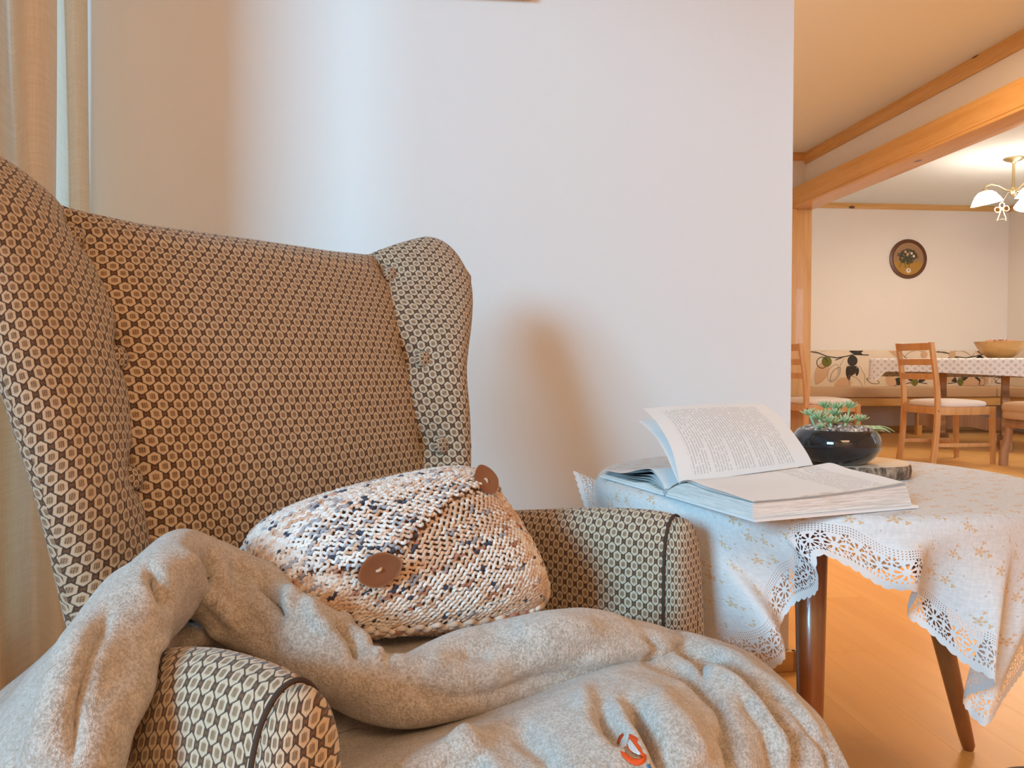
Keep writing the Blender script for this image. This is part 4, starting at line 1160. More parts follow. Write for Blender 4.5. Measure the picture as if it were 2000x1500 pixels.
# 3 sheet lying over the back part of the seat, from the rope up against the cushion
net([pr([(600, 1255, .90), (680, 1232, .93), (760, 1240, .93), (860, 1246, .93), (960, 1250, .93), (1020, 1236, .93), (1080, 1209, .93), (1150, 1214, .945), (1210, 1230, .95), (1262, 1240, .95), (1325, 1237, .945), (1400, 1256, .93)]),
     pr([(620, 1275, .86), (690, 1252, .88), (770, 1262, .88), (860, 1258, .88), (960, 1244, .89), (1020, 1226, .90), (1084, 1207, .905), (1152, 1212, .92), (1215, 1228, .93), (1266, 1238, .93), (1330, 1236, .93), (1408, 1258, .91)]),
     pr([(640, 1300, .82), (700, 1285, .83), (780, 1292, .82), (860, 1282, .82), (950, 1256, .84), (1020, 1238, .86), (1090, 1224, .87), (1160, 1224, .885), (1220, 1240, .90), (1275, 1250, .905), (1335, 1250, .905), (1412, 1276, .88)]),
     pr([(650, 1340, .80), (710, 1330, .80), (790, 1330, .79), (870, 1320, .79), (960, 1300, .81), (1040, 1280, .83), (1110, 1262, .85), (1180, 1258, .865), (1235, 1268, .88), (1290, 1280, .885), (1340, 1290, .875), (1415, 1310, .86)])], 50, 130)
# 4 inner drape between the rope and the left arm
net([pr([(330, 1205, .78), (375, 1195, .82), (430, 1215, .83)]) + [ath(520, 1280, .38), ath(620, 1330, .358), ath(820, 1365, .352)],
     pr([(318, 1235, .74), (362, 1215, .79), (420, 1240, .80)]) + [ath(510, 1300, .375), ath(610, 1350, .356), ath(830, 1380, .352)],
     pr([(300, 1275, .68), (340, 1262, .74), (395, 1275, .77)]) + [ath(480, 1320, .375), ath(590, 1375, .355), ath(840, 1400, .352)],
     pr([(270, 1330, .65), (298, 1322, .70), (345, 1310, .745)]) + [ath(430, 1340, .375), ath(560, 1400, .355), ath(860, 1420, .352)],
     pr([(245, 1400, .615), (262, 1395, .65), (300, 1390, .70)]) + [ath(440, 1400, .365), ath(600, 1460, .352), ath(900, 1450, .35)],
     pr([(228, 1500, .59), (240, 1500, .61), (280, 1500, .62)]) + [ath(460, 1500, .36), ath(640, 1570, .352), ath(900, 1500, .35)]], 70, 70)
# 5 lower sheet from under the rope over the front of the seat
net([[ath(400, 1500, .35), ath(690, 1430, .352), ath(840, 1392, .354), ath(980, 1352, .36), ath(1100, 1315, .372)] + pr([(1155, 1306, .84), (1210, 1288, .85), (1290, 1262, .875), (1335, 1238, .90), (1400, 1256, .90), (1470, 1284, .885)]),
     [ath(400, 1560, .355), ath(700, 1478, .362), ath(850, 1432, .378), ath(985, 1390, .392), ath(1100, 1345, .40)] + pr([(1160, 1322, .79), (1215, 1306, .80), (1300, 1300, .82), (1370, 1290, .84), (1440, 1290, .845), (1500, 1305, .850)]),
     [ath(400, 1620, .375), ath(710, 1530, .39), ath(860, 1470, .405)] + pr([(1000, 1412, .685), (1120, 1362, .71), (1180, 1350, .722), (1240, 1336, .735), (1335, 1335, .76), (1410, 1325, .785), (1480, 1328, .80), (1545, 1345, .805)]),
     pr([(420, 1680, .58), (730, 1600, .60), (880, 1540, .615), (1020, 1470, .63), (1150, 1412, .65), (1212, 1398, .665), (1275, 1385, .68), (1375, 1385, .71), (1450, 1378, .735), (1525, 1382, .755), (1602, 1402, .765)]),
     pr([(440, 1760, .55), (750, 1680, .56), (900, 1610, .575), (1050, 1540, .585), (1185, 1480, .60), (1248, 1465, .615), (1310, 1452, .63), (1410, 1452, .665), (1490, 1448, .70), (1570, 1450, .73), (1640, 1470, .745)]),
     pr([(460, 1860, .535), (760, 1780, .54), (920, 1710, .55), (1080, 1650, .555), (1220, 1590, .57), (1282, 1568, .588), (1345, 1550, .605), (1440, 1540, .645), (1520, 1535, .69), (1605, 1535, .725), (1672, 1545, .74)]),
     pr([(460, 2000, .53), (770, 1940, .53), (940, 1890, .54), (1100, 1850, .545), (1250, 1790, .56), (1312, 1752, .578), (1375, 1720, .595), (1470, 1700, .64), (1550, 1690, .69), (1640, 1680, .73), (1710, 1680, .745)]),
     pr([(460, 2200, .53), (770, 2160, .53), (940, 2120, .54), (1110, 2080, .545), (1270, 2000, .56), (1335, 1958, .578), (1400, 1920, .595), (1500, 1890, .64), (1590, 1870, .69), (1690, 1860, .73), (1760, 1850, .745)])], 200, 230)
BV = np.array(BV, float)
# crease strokes (depth < 0 is a valley), widths in photo pixels measured at the surface
strokes = [
 ([(290, 1112), (308, 1140), (332, 1185)], 12, -.014), ([(352, 1075), (385, 1110), (392, 1150), (440, 1195), (470, 1225)], 12, .007), ([(372, 1072), (404, 1104), (408, 1145)], 10, -.009), ([(448, 1090), (470, 1130), (478, 1175)], 15, -.005),
 ([(505, 1135), (538, 1168), (552, 1208)], 11, -.015), ([(570, 1150), (560, 1200)], 16, .006), ([(600, 1175), (620, 1215), (650, 1240)], 12, .005), ([(655, 1205), (690, 1250), (700, 1290)], 12, -.010), ([(690, 1210), (728, 1260), (742, 1300)], 12, .007),
 ([(760, 1290), (800, 1300), (880, 1285)], 12, .004), ([(830, 1300), (900, 1330), (1000, 1315)], 30, .006), ([(900, 1275), (960, 1290)], 14, -.004), ([(780, 1345), (900, 1362), (1010, 1340), (1110, 1310)], 16, -.005),
 ([(1000, 1240), (1090, 1222), (1180, 1235)], 18, .006), ([(1120, 1290), (1220, 1270), (1300, 1262)], 14, .004), ([(1262, 1245), (1280, 1268), (1262, 1290)], 9, -.006),
 ([(1165, 1370), (1185, 1410), (1222, 1450)], 17, -.011), ([(1228, 1375), (1262, 1425), (1300, 1490), (1330, 1560)], 16, -.019), ([(1200, 1372), (1240, 1440), (1262, 1500)], 13, .004), ([(1140, 1345), (1150, 1385)], 18, .004),
 ([(1270, 1355), (1330, 1430), (1370, 1500)], 26, .008), ([(1262, 1300), (1340, 1318), (1400, 1372), (1430, 1440), (1440, 1520)], 11, -.010), ([(1405, 1420), (1425, 1465), (1440, 1520)], 14, -.010),
 ([(1322, 1262), (1360, 1290), (1382, 1330)], 10, -.012), ([(1345, 1305), (1410, 1325), (1465, 1375), (1510, 1450), (1530, 1530)], 13, .010), ([(1310, 1300), (1350, 1335), (1400, 1385)], 9, -.004),
 ([(1340, 1262), (1400, 1295), (1450, 1330), (1500, 1385), (1545, 1450), (1570, 1540)], 12, -.015), ([(1372, 1262), (1440, 1290), (1520, 1350), (1580, 1430), (1620, 1540)], 17, .006), ([(1440, 1360), (1490, 1430), (1512, 1520)], 10, -.006),
 ([(1480, 1330), (1550, 1400), (1602, 1470), (1640, 1560)], 9, -.006), ([(880, 1440), (960, 1500), (1000, 1560)], 30, .008), ([(1000, 1420), (1060, 1470), (1100, 1540)], 24, -.006), ([(700, 1500), (820, 1470), (960, 1440)], 22, .004),
 ([(180, 1215), (130, 1300), (95, 1400), (80, 1500)], 30, .004), ([(215, 1190), (175, 1280), (150, 1380), (140, 1500)], 14, -.006), ([(300, 1270), (360, 1235), (430, 1240)], 12, .006), ([(330, 1300), (390, 1262), (450, 1258)], 8, -.005),
]
def vnormals(V, Fc):
    F4 = np.array(Fc); a = V[F4[:, 2]] - V[F4[:, 0]]; b = V[F4[:, 3]] - V[F4[:, 1]]; n = np.cross(a, b)
    N_ = np.zeros_like(V)
    for k in range(4): np.add.at(N_, F4[:, k], n)
    return N_ / (np.linalg.norm(N_, axis=1, keepdims=True) + 1e-12)
Nn = vnormals(BV, BF)
view = np.array([0, 0, CAMH]) - BV; sg = np.sign((Nn * view).sum(1)); sg[sg == 0] = 1
Nv = Nn * sg[:, None]; facing = np.clip((Nv * view).sum(1) / np.linalg.norm(view, axis=1) * 2.5, 0, 1)
Nv = Nn * np.where((Nn * view).sum(1) < 0, -1, 1)[:, None]; facing = np.clip((Nv * view).sum(1) / np.linalg.norm(view, axis=1) * 2.5, 0, 1)
PX, PY = proj(BV); disp = np.zeros(len(BV))
for pts, wd, dep in strokes:
    P = np.array(pts, float); best = np.full(len(BV), 1e9); tt_ = np.zeros(len(BV)); tot = len(P) - 1
    for i in range(tot):
        a, b = P[i], P[i + 1]; ab_ = b - a; L2 = (ab_ ** 2).sum()
        t = np.clip(((PX - a[0]) * ab_[0] + (PY - a[1]) * ab_[1]) / L2, 0, 1)
        d = np.hypot(PX - a[0] - t * ab_[0], PY - a[1] - t * ab_[1]); m = d < best
        best[m] = d[m]; tt_[m] = ((i + t) / tot)[m]
    disp += dep * (1.45 if dep < 0 else 1.3) * np.exp(-(best / wd) ** 2) * facing * np.clip(np.minimum(tt_ * 5, (1 - tt_) * 4) + 0.25, 0, 1)
lump = np.array([0.0035 * noise.noise(Vector(p * 9)) + 0.0016 * noise.noise(Vector(p * 28)) for p in BV])
BV = BV + Nv * disp[:, None] + Nn * lump[:, None]
bl = empty('fleece_blanket', A(0.0, 0.3, 0.43)); tag(bl, 'taupe fleece blanket bunched in folds over the armchair seat and near arm', 'blanket')
bo = mesh('blanket_cloth', BV, BF, FLEECE, bl)
md = bo.modifiers.new('thickness', 'SOLIDIFY'); md.thickness = 0.004; md.offset = 0
# embroidered emblem, laid on the fleece surface
bvh = BVHTree.FromPolygons([Vector(v) for v in BV], BF)
camP = Vector((0, 0, CAMH))
def drop_on(px, py):
    d = (at(px, py, 1.0) - camP).normalized(); h = bvh.ray_cast(camP, d)
    return h[0] - d * 0.0045
def patch(name, outline, mat, raise_=0.0):
    # outline px polygon -> filled fan with a few rings that follows the cloth
    c = np.mean(np.array(outline), axis=0); n = len(outline); V = []; Fc = []
    for r in (0.0, 0.35, 0.7, 1.0):
        for (x, y) in outline:
            p = drop_on(c[0] + (x - c[0]) * r, c[1] + (y - c[1]) * r); V.append(p + (camP - p).normalized() * raise_)
    for r in range(3):
        for i in range(n): Fc.append((r * n + i, r * n + (i + 1) % n, (r + 1) * n + (i + 1) % n, (r + 1) * n + i))
    o = mesh(name, V, Fc, mat, bl); m = o.modifiers.new('thickness', 'SOLIDIFY'); m.thickness = 0.0008; return o
def ell(cx_, cy_, a, b, rot, n=36, t0=0, t1=360):
    rr = math.radians(rot); out = []
    for k in range(n):
        q = math.radians(t0 + (t1 - t0) * k / n); x, y = a * math.cos(q), b * math.sin(q)
        out.append((cx_ + x * math.cos(rr) - y * math.sin(rr), cy_ + x * math.sin(rr) + y * math.cos(rr)))
    return out
e1 = patch('embroidered_emblem', ell(1234, 1463, 36, 22, 52), ORANGE); e1['label'] = 'orange oval embroidered emblem with a pale curved stripe'
patch('emblem_brown_stripe', [(1212, 1456), (1222, 1458), (1232, 1468), (1244, 1477), (1256, 1478), (1250, 1482), (1236, 1480), (1222, 1470)], BROWNE, 0.0012)  # brown stitching of the emblem, below the pale stripe
patch('emblem_stripe', [(1226, 1443), (1231, 1444), (1237, 1452), (1245, 1463), (1252, 1472), (1247, 1474), (1238, 1470), (1229, 1462), (1225, 1452)], WHITEM, 0.0012)
patch('embroidered_dot', ell(1271, 1497, 7, 5, 30, 16), BLUEM)
# ================================================================ DINING CHAIRS
def dining_chair(loc, rz, label, group, nm='dining_chair'):
    """local: faces +x, rear legs at x=0; origin on the floor at the rear centre"""
    t = empty(nm, loc, rz); tag(t, label, 'chair', group)
    def prt(name, mb, m, smooth=True): return mb.build(name, m, t, smooth, local=True)
    W2, D = 0.19, 0.43
    for s in (-1, 1):
        V = []; pts = [(-0.035, 0.0), (-0.008, 0.20), (0.0, 0.42), (-0.012, 0.60), (-0.055, 0.875)]
        m = MB(); arr = np.array(pts); prev = []
        for k in range(13):
            p = cr(arr, k / 12 * 4); wx = 0.020 - 0.004 * (k / 12)
            prev.append([Vector((p[0] - wx, s * W2 - 0.011, p[1])), Vector((p[0] + wx, s * W2 - 0.011, p[1])), Vector((p[0] + wx, s * W2 + 0.011, p[1])), Vector((p[0] - wx, s * W2 + 0.011, p[1]))])
        vv_ = [v for r in prev for v in r]; ff = [(k * 4 + i, k * 4 + (i + 1) % 4, (k + 1) * 4 + (i + 1) % 4, (k + 1) * 4 + i) for k in range(12) for i in range(4)] + [(3, 2, 1, 0), (48, 49, 50, 51)]
        m.add(vv_, ff); prt('rear_leg', m, PINE_C, False)
        prt('front_leg', MB().add([(D - 0.02, s * W2 - 0.014, 0.415), (D + 0.02, s * W2 - 0.014, 0.415), (D + 0.02, s * W2 + 0.014, 0.415), (D - 0.02, s * W2 + 0.014, 0.415), (D - 0.002, s * W2 - 0.011, 0), (D + 0.026, s * W2 - 0.011, 0), (D + 0.026, s * W2 + 0.011, 0), (D - 0.002, s * W2 + 0.011, 0)], [(3, 2, 1, 0), (4, 5, 6, 7), (0, 1, 5, 4), (1, 2, 6, 5), (2, 3, 7, 6), (3, 0, 4, 7)]), PINE_C, False)
        prt('side_rail', MB().box((0.018, s * W2 - 0.010, 0.355), (D - 0.02, s * W2 + 0.010, 0.412), 0.003), PINE_C)
        prt('stretcher', MB().box((0.005, s * W2 - 0.008, 0.125), (D - 0.006, s * W2 + 0.008, 0.152), 0.003), PINE_C)
    prt('front_rail', MB().box((D - 0.012, -W2 + 0.012, 0.355), (D + 0.012, W2 - 0.012, 0.412), 0.003), PINE_C)
    prt('rear_rail', MB().box((-0.012, -W2 + 0.010, 0.36), (0.010, W2 - 0.010, 0.412), 0.003), PINE_C)
    prt('cross_stretcher', MB().box((D * 0.5 - 0.010, -W2 + 0.008, 0.128), (D * 0.5 + 0.010, W2 - 0.008, 0.150), 0.003), PINE_C)
    for hh, k, wdt in ((0.845, -0.047, 0.052), (0.735, -0.031, 0.045), (0.630, -0.017, 0.045)):
        m = MB(); V = []; n = 9
        for i in range(n):
            y = -W2 + 0.010 + (2 * W2 - 0.020) * i / (n - 1); x = k - 0.022 * (1 - (y / W2) ** 2)
            for (dx, dz) in ((-0.008, -wdt / 2), (0.008, -wdt / 2), (0.004, wdt / 2), (-0.012, wdt / 2)): V.append((x + dx, y, hh + dz))
        ff = [(i * 4 + j, i * 4 + (j + 1) % 4, (i + 1) * 4 + (j + 1) % 4, (i + 1) * 4 + j) for i in range(n - 1) for j in range(4)] + [(0, 1, 2, 3), ((n - 1) * 4 + 3, (n - 1) * 4 + 2, (n - 1) * 4 + 1, (n - 1) * 4)]
        m.add(V, ff); prt('back_slat', m, PINE_C, False)
    # padded seat
    V = []; Fc = []; n = 22
    for lay, (k, h) in enumerate(((0.97, 0.414), (1.0, 0.424), (1.0, 0.436), (0.965, 0.447), (0.85, 0.455), (0.55, 0.461), (0.1, 0.463))):
        for i in range(48):
            a, b = plan_pt(2 * PI * i / 48, 0.215 * k, 0.205 * k); V.append((0.205 + a + 0.008, b, h))
    for r in range(6):
        for i in range(48): Fc.append((r * 48 + i, r * 48 + (i + 1) % 48, (r + 1) * 48 + (i + 1) % 48, (r + 1) * 48 + i))
    Fc.append(tuple(6 * 48 + i for i in range(48)))
    mesh('seat_pad', V, Fc, PADM, t, local=True)
    for (x, s) in ((0.0, -1), (D, -1)): prt('wood_plug', MB().tube([(x + 0.0, s * (W2 + 0.0105), 0.385), (x, s * (W2 + 0.0125), 0.385)], 0.006, 12), LEG)
    return t
def dup(root, loc, rz, label, group):
    r = root.copy(); C.objects.link(r); r.location = loc; r.rotation_euler.z = rz; r['label'] = label
    if group: r['group'] = group
    for ch in list(root.children):
        c = ch.copy(); C.objects.link(c); c.parent = r
    return r
Rr1 = at(1829, 905, 5.60); Rf1 = at(1765, 885, 5.97)     # near and far rear feet
mid1 = (Rr1 + Rf1) / 2; mid1.z = 0
dirv = Vector((Rf1.x - Rr1.x, Rf1.y - Rr1.y, 0)).normalized(); fwd = Vector((dirv.y, -dirv.x, 0))
if fwd.x < 0: fwd = -fwd
rz1 = math.atan2(fwd.y, fwd.x)
ch1 = dining_chair(mid1, rz1, 'honey pine ladder-back dining chair with pale seat pad in front of the dining table', 'pine dining chairs')
q2 = at(1566, 800, 6.02); q2.z = 0
ch2 = dup(ch1, (2.80, 5.85, 0), rz1 + 0.06, 'honey pine ladder-back dining chair beside the wooden post, half hidden by the white wall', 'pine dining chairs')

# ================================================================ DINING TABLE
TX0, TX1, TY0, TY1, TTH = 0.0, 1.75, 0.0, 0.85, 0.765
tcorner = W(3.15, 6.90, 0); trot = math.radians(-35.9)
dt = empty('dining_table', tcorner, trot); tag(dt, 'long wooden trestle dining table under a grey lattice tablecloth', 'table')
TM = Matrix.Translation(tcorner) @ Matrix.Rotation(trot, 4, 'Z')
MB().box((TX0, TY0, TTH - 0.03), (TX1, TY1, TTH), 0.006).build('tabletop', OAKD, dt, local=True)
def trestle(x):
    prof = [(-0.20, 0.09), (-0.23, 0.14), (-0.13, 0.20), (-0.17, 0.32), (-0.21, 0.42), (-0.10, 0.50), (-0.13, 0.60), (-0.24, 0.70), (-0.24, 0.735), (0.24, 0.735), (0.24, 0.70), (0.13, 0.60), (0.10, 0.50), (0.21, 0.42), (0.17, 0.32), (0.13, 0.20), (0.23, 0.14), (0.20, 0.09)]
    pa_ = np.array(prof + [prof[0]]); sm = []
    for k in range(17 * 5): sm.append(tuple(cr(pa_, k / 5)) if not (8 * 5 <= k < 9 * 5) else tuple(pa_[8] + (pa_[9] - pa_[8]) * (k / 5 - 8)))
    Mt = Matrix(((0, 0, 1, x), (1, 0, 0, (TY0 + TY1) / 2), (0, 1, 0, 0), (0, 0, 0, 1)))
    MB().prism(sm, Mt, 0.055).build('trestle_panel', OAKD, dt, smooth=False, local=True)
    MB().box((x - 0.045, TY0 + 0.10, 0.0), (x + 0.045, TY1 - 0.10, 0.09), 0.012).build('foot', OAKD, dt, local=True)
for x in (0.55, 1.02): trestle(x)
n = 24; prof = [(0.36 + 1.14 * i / n, 0.27 + 0.018 * math.cos(i / n * 6 * PI)) for i in range(n + 1)] + [(1.50 - 1.14 * i / n, 0.155 + 0.016 * math.cos(i / n * 6 * PI)) for i in range(n + 1)]
MB().prism(prof, Matrix(((1, 0, 0, 0), (0, 0, 1, (TY0 + TY1) / 2), (0, 1, 0, 0), (0, 0, 0, 1))), 0.05).build('stretcher_board', OAKD, dt, smooth=False, local=True)
# cloth with drop
V, UVs = [], []; hz = TTH + 0.004; g = 0.012; per = []
def hang(x): return float(np.interp(x, [0.0, 0.06, 0.12, 0.4, 0.9, 1.75], [0.20, 0.19, 0.115, 0.115, 0.14, 0.18]))
corners = [(TX0, TY0), (TX1, TY0), (TX1, TY1), (TX0, TY1)]
for e in range(4):
    a, b = corners[e], corners[(e + 1) % 4]; m = 90 if e % 2 == 0 else 28
    for i in range(m): f = i / m; per.append((a[0] * (1 - f) + b[0] * f, a[1] * (1 - f) + b[1] * f, e))
n = len(per)
for j, (out, dn) in enumerate(((-0.03, 0), (0.0, 0.0), (g * 0.8, 0.004), (g, 0.015), (g + 0.001, 0.4), (g + 0.003, 0.7), (g + 0.004, 1.0))):
    for i, (x, y, e) in enumerate(per):
        ox = -1 if x <= TX0 + 1e-6 else (1 if x >= TX1 - 1e-6 else 0); oy = -1 if y <= TY0 + 1e-6 else (1 if y >= TY1 - 1e-6 else 0)
        hd = hang(x) if e == 0 else 0.17
        d_ = dn if dn < 0.1 else hd * dn
        wv = 0.006 * math.sin(i * 0.55) * (dn if dn > 0.1 else 0)
        V.append((x + ox * (out + wv), y + oy * (out + wv), hz - d_)); UVs.append((x + ox * d_, y + oy * d_))
Fc = [(j * n + i, j * n + (i + 1) % n, (j + 1) * n + (i + 1) % n, (j + 1) * n + i) for j in range(6) for i in range(n)] + [tuple(range(n))]
dc = mesh('dining_tablecloth', [TM @ Vector(v) for v in V], Fc, LATT, None, uv=UVs); tag(dc, 'white tablecloth with a grey lattice pattern hanging over the dining table', 'tablecloth')
# wooden bowl
bp = at(1953, 690, 6.74); bp.z = hz + 0.0005
wb = empty('wooden_bowl', bp); tag(wb, 'wide turned wooden bowl filled with dried petals on the dining table', 'bowl')
pa = np.array([(0.001, 0.0), (0.075, 0.0), (0.095, 0.006), (0.15, 0.055), (0.183, 0.110), (0.196, 0.138), (0.194, 0.142), (0.187, 0.139), (0.165, 0.10), (0.12, 0.05), (0.06, 0.018), (0.001, 0.016)])
MB().lathe([(max(float(q[0]), 0.0005), float(q[1])) for q in [cr(pa, k / 40 * (len(pa) - 1)) for k in range(41)]], bp, 56).build('bowl_body', BOWLW, wb)
random.seed(9); m = MB(); m2 = MB()
for k in range(150):
    q = random.random() * 6.283; r = math.sqrt(random.random()) * 0.168; c = bp + Vector((r * math.cos(q), r * math.sin(q), 0.118 + 0.022 * (1 - (r / 0.17) ** 2) + random.random() * 0.010))
    bm = bmesh.new(); bmesh.ops.create_icosphere(bm, subdivisions=1, radius=1)
    Rm = Matrix.Rotation(random.random() * 6, 3, Vector((random.random(), random.random(), random.random() + 0.1)).normalized()); s = 0.010 + random.random() * 0.010
    for v in bm.verts: v.co = c + Rm @ Vector((v.co.x * s * 1.3, v.co.y * s, v.co.z * s * 0.5))
    (m2 if random.random() < 0.2 else m).bm(bm)
nf = len(m.F); kk = len(m.V); V = m.V + m2.V; Fc = m.F + [tuple(i + kk for i in f) for f in m2.F]
po = mesh('potpourri', V, Fc, None, None, mats=[POT, POTD], midx=[0] * nf + [1] * len(m2.F)); tag(po, 'reddish brown dried petals and small cones heaped in the wooden bowl', 'potpourri', kind='stuff')

# ================================================================ CORNER BENCH
be = empty('corner_bench', (4.6, 7.6, 0)); tag(be, 'long corner bench with tan cushions and leaf-patterned backrest along the dining wall', 'bench')
BX0, BX1, BYF, BYB = XB1 + 0.02, XD - 0.03, 7.42, YD - 0.03
MB().box((BX0, BYF, 0.385), (5.72, BYB - 0.08, 0.485), 0.028).build('seat_cushion', TANB, be)
MB().box((5.724, BYF, 0.385), (BX1, BYB - 0.08, 0.485), 0.028).build('seat_cushion', TANB, be)
MB().box((5.80, 5.2, 0.385), (BX1 - 0.08, BYF - 0.004, 0.485), 0.028).build('seat_cushion', TANB, be)
MB().box((BX0, BYF + 0.02, 0.30), (BX1, BYF + 0.05, 0.383), 0.004).build('front_rail', PINE_X, be)
MB().box((5.83, 5.2, 0.30), (5.86, BYF + 0.02, 0.383), 0.004).build('side_rail', PINE_Y, be)
MB().box((BX0, BYB - 0.10, 0.46), (BX1, BYB, 0.865), 0.022).build('backrest', CREAMB, be)
MB().box((BX1 - 0.10, 5.2, 0.46), (BX1, BYB - 0.10, 0.865), 0.022).build('backrest', CREAMB, be)
for x in (3.35, 4.9, 5.83): MB().box((x, BYF + 0.055, 0.0), (x + 0.05, BYF + 0.105, 0.384), 0.004).build('bench_leg', PINE_Z, be)
MB().box((BX0, BYB - 0.09, 0.30), (BX1, BYB - 0.05, 0.384), 0.003).build('back_rail', PINE_X, be)
# printed leaves, circles and twigs on the backrest front
yb = BYB - 0.1022
V, Fc, MI = [], [], []
def fp(px, py):
    p = at(px, py, 1.0) - Vector((0, 0, CAMH)); k = yb / p.y; q = p * k; return Vector((q.x, yb, CAMH + q.z))
cnt = [0]
def poly(pts, mi):
    cnt[0] += 1; k = len(V); y = yb - 0.0004 - 0.00002 * (cnt[0] % 40)
    for p in pts: V.append(Vector((p[0], y, min(max(p[1], 0.487), 0.862))))
    Fc.append(tuple(range(k, k + len(pts)))); MI.append(mi)
def line(pts, wd, mi):
    P = [Vector((a, b)) for a, b in pts]
    for i in range(len(P) - 1):
        d = (P[i + 1] - P[i]); 
        if d.length < 1e-5: continue
        nn = Vector((-d.y, d.x)).normalized() * wd / 2; poly([P[i] - nn, P[i + 1] - nn, P[i + 1] + nn, P[i] + nn], mi)
def circ(cx_, cz, r, n=24, rx=1.0): return [(cx_ + r * rx * math.cos(2 * PI * k / n), cz + r * math.sin(2 * PI * k / n)) for k in range(n)]
def leafs(cx_, cz, L_, wd, rot, n=12):
    out = []
    for sgn in (1, -1):
        for k in range(n + 1):
            f = k / n if sgn > 0 else 1 - k / n; out.append((f * L_, sgn * wd * math.sin(PI * f) ** 0.8))
    c, s = math.cos(rot), math.sin(rot); return [(cx_ + x * c - y * s, cz + x * s + y * c) for x, y in out]
def motif(ox, fl=1):
    g_ = lambda x, z: (ox + fl * x, z)
    P_ = lambda pts: [g_(*p) for p in pts]
    poly(P_(leafs(0.10, 0.50, 0.30, 0.07, 1.15)), 0); poly(P_(leafs(0.30, 0.49, 0.20, 0.07, 0.2)), 0)
    poly(P_(circ(0.86, 0.70, 0.062)), 0); line(P_(circ(0.80, 0.67, 0.07) + circ(0.80, 0.67, 0.07)[:1]), 0.005, 3); poly(P_(leafs(0.88, 0.62, 0.20, 0.05, -1.0)), 0)
    poly(P_([(0.90, 0.86), (1.04, 0.86), (0.99, 0.79)]), 0)
    poly(P_(circ(0.215, 0.745, 0.055)), 2); line(P_(circ(0.165, 0.735, 0.058) + circ(0.165, 0.735, 0.058)[:1]), 0.008, 1)
    poly(P_(circ(0.50, 0.755, 0.056)), 1); poly(P_([(0.45, 0.70), (0.55, 0.70), (0.53, 0.62), (0.44, 0.56), (0.46, 0.63)]), 1); poly(P_(leafs(0.44, 0.70, 0.16, 0.025, -1.4)), 1); poly(P_(leafs(0.56, 0.69, 0.10, 0.02, -1.7)), 1)
    line(P_([(0.0, 0.85), (0.10, 0.845), (0.22, 0.80), (0.33, 0.785), (0.42, 0.80), (0.52, 0.82), (0.68, 0.815)]), 0.010, 1); line(P_([(0.40, 0.795), (0.31, 0.76)]), 0.009, 1)
    poly(P_(leafs(0.46, 0.86, 0.16, 0.022, -0.25)), 1); poly(P_(leafs(0.54, 0.83, 0.10, 0.018, 0.5)), 1)
    line(P_(leafs(0.24, 0.54, 0.20, 0.055, 1.1)), 0.004, 3); line(P_(leafs(0.26, 0.53, 0.19, 0.04, 1.0)), 0.004, 1); line(P_([(0.36, 0.70), (0.41, 0.78)]), 0.004, 3)
    line(P_(leafs(0.46, 0.60, 0.24, 0.06, -0.9)), 0.0035, 3); line(P_([(0.58, 0.70), (0.64, 0.60), (0.64, 0.50)]), 0.0035, 3)
    line(P_(leafs(0.66, 0.565, 0.15, 0.03, -0.3)), 0.005, 1); line(P_([(0.02, 0.86), (0.10, 0.83), (0.20, 0.86)]), 0.003, 3)
    poly(P_(circ(1.015, 0.535, 0.042)), 1); line(P_(circ(0.96, 0.53, 0.042) + circ(0.96, 0.53, 0.042)[:1]), 0.005, 1)
    line(P_([(1.06, 0.50), (1.14, 0.52), (1.22, 0.53), (1.34, 0.51)]), 0.008, 1); poly(P_(leafs(1.20, 0.55, 0.10, 0.03, 2.7)), 1); poly(P_(circ(1.20, 0.53, 0.045, 24, 0.8)), 2); poly(P_(leafs(1.24, 0.53, 0.12, 0.03, 0.6)), 1)
    line(P_(leafs(1.08, 0.80, 0.26, 0.05, 0.1)), 0.005, 3); poly(P_(circ(1.30, 0.82, 0.04)), 0); line(P_([(1.04, 0.84), (1.10, 0.78), (1.08, 0.72)]), 0.004, 1)
xs0 = fp(1580, 700).x
motif(xs0 - 0.02); motif(xs0 + 1.42); motif(xs0 + 2.90, -1)
keep = [i for i, f in enumerate(Fc) if all(BX0 < V[k].x < BX1 - 0.11 for k in f)]
o = mesh('leaf_print', V, [Fc[i] for i in keep], None, be, smooth=False, mats=[PEACHP, BLACKP, GREENP, LINEP], midx=[MI[i] for i in keep]); o['label'] = 'printed leaves, circles and twigs on the backrest'; o['kind'] = 'stuff'
# small white socket on the wall under the bench
pp = fp(1697, 795); sk_ = tag(MB().box((pp.x - 0.045, YD - 0.012, pp.z - 0.035), (pp.x + 0.045, YD - 0.0005, pp.z + 0.035), 0.003).build('wall_socket', SOCK), 'small white wall socket under the corner bench', 'socket')

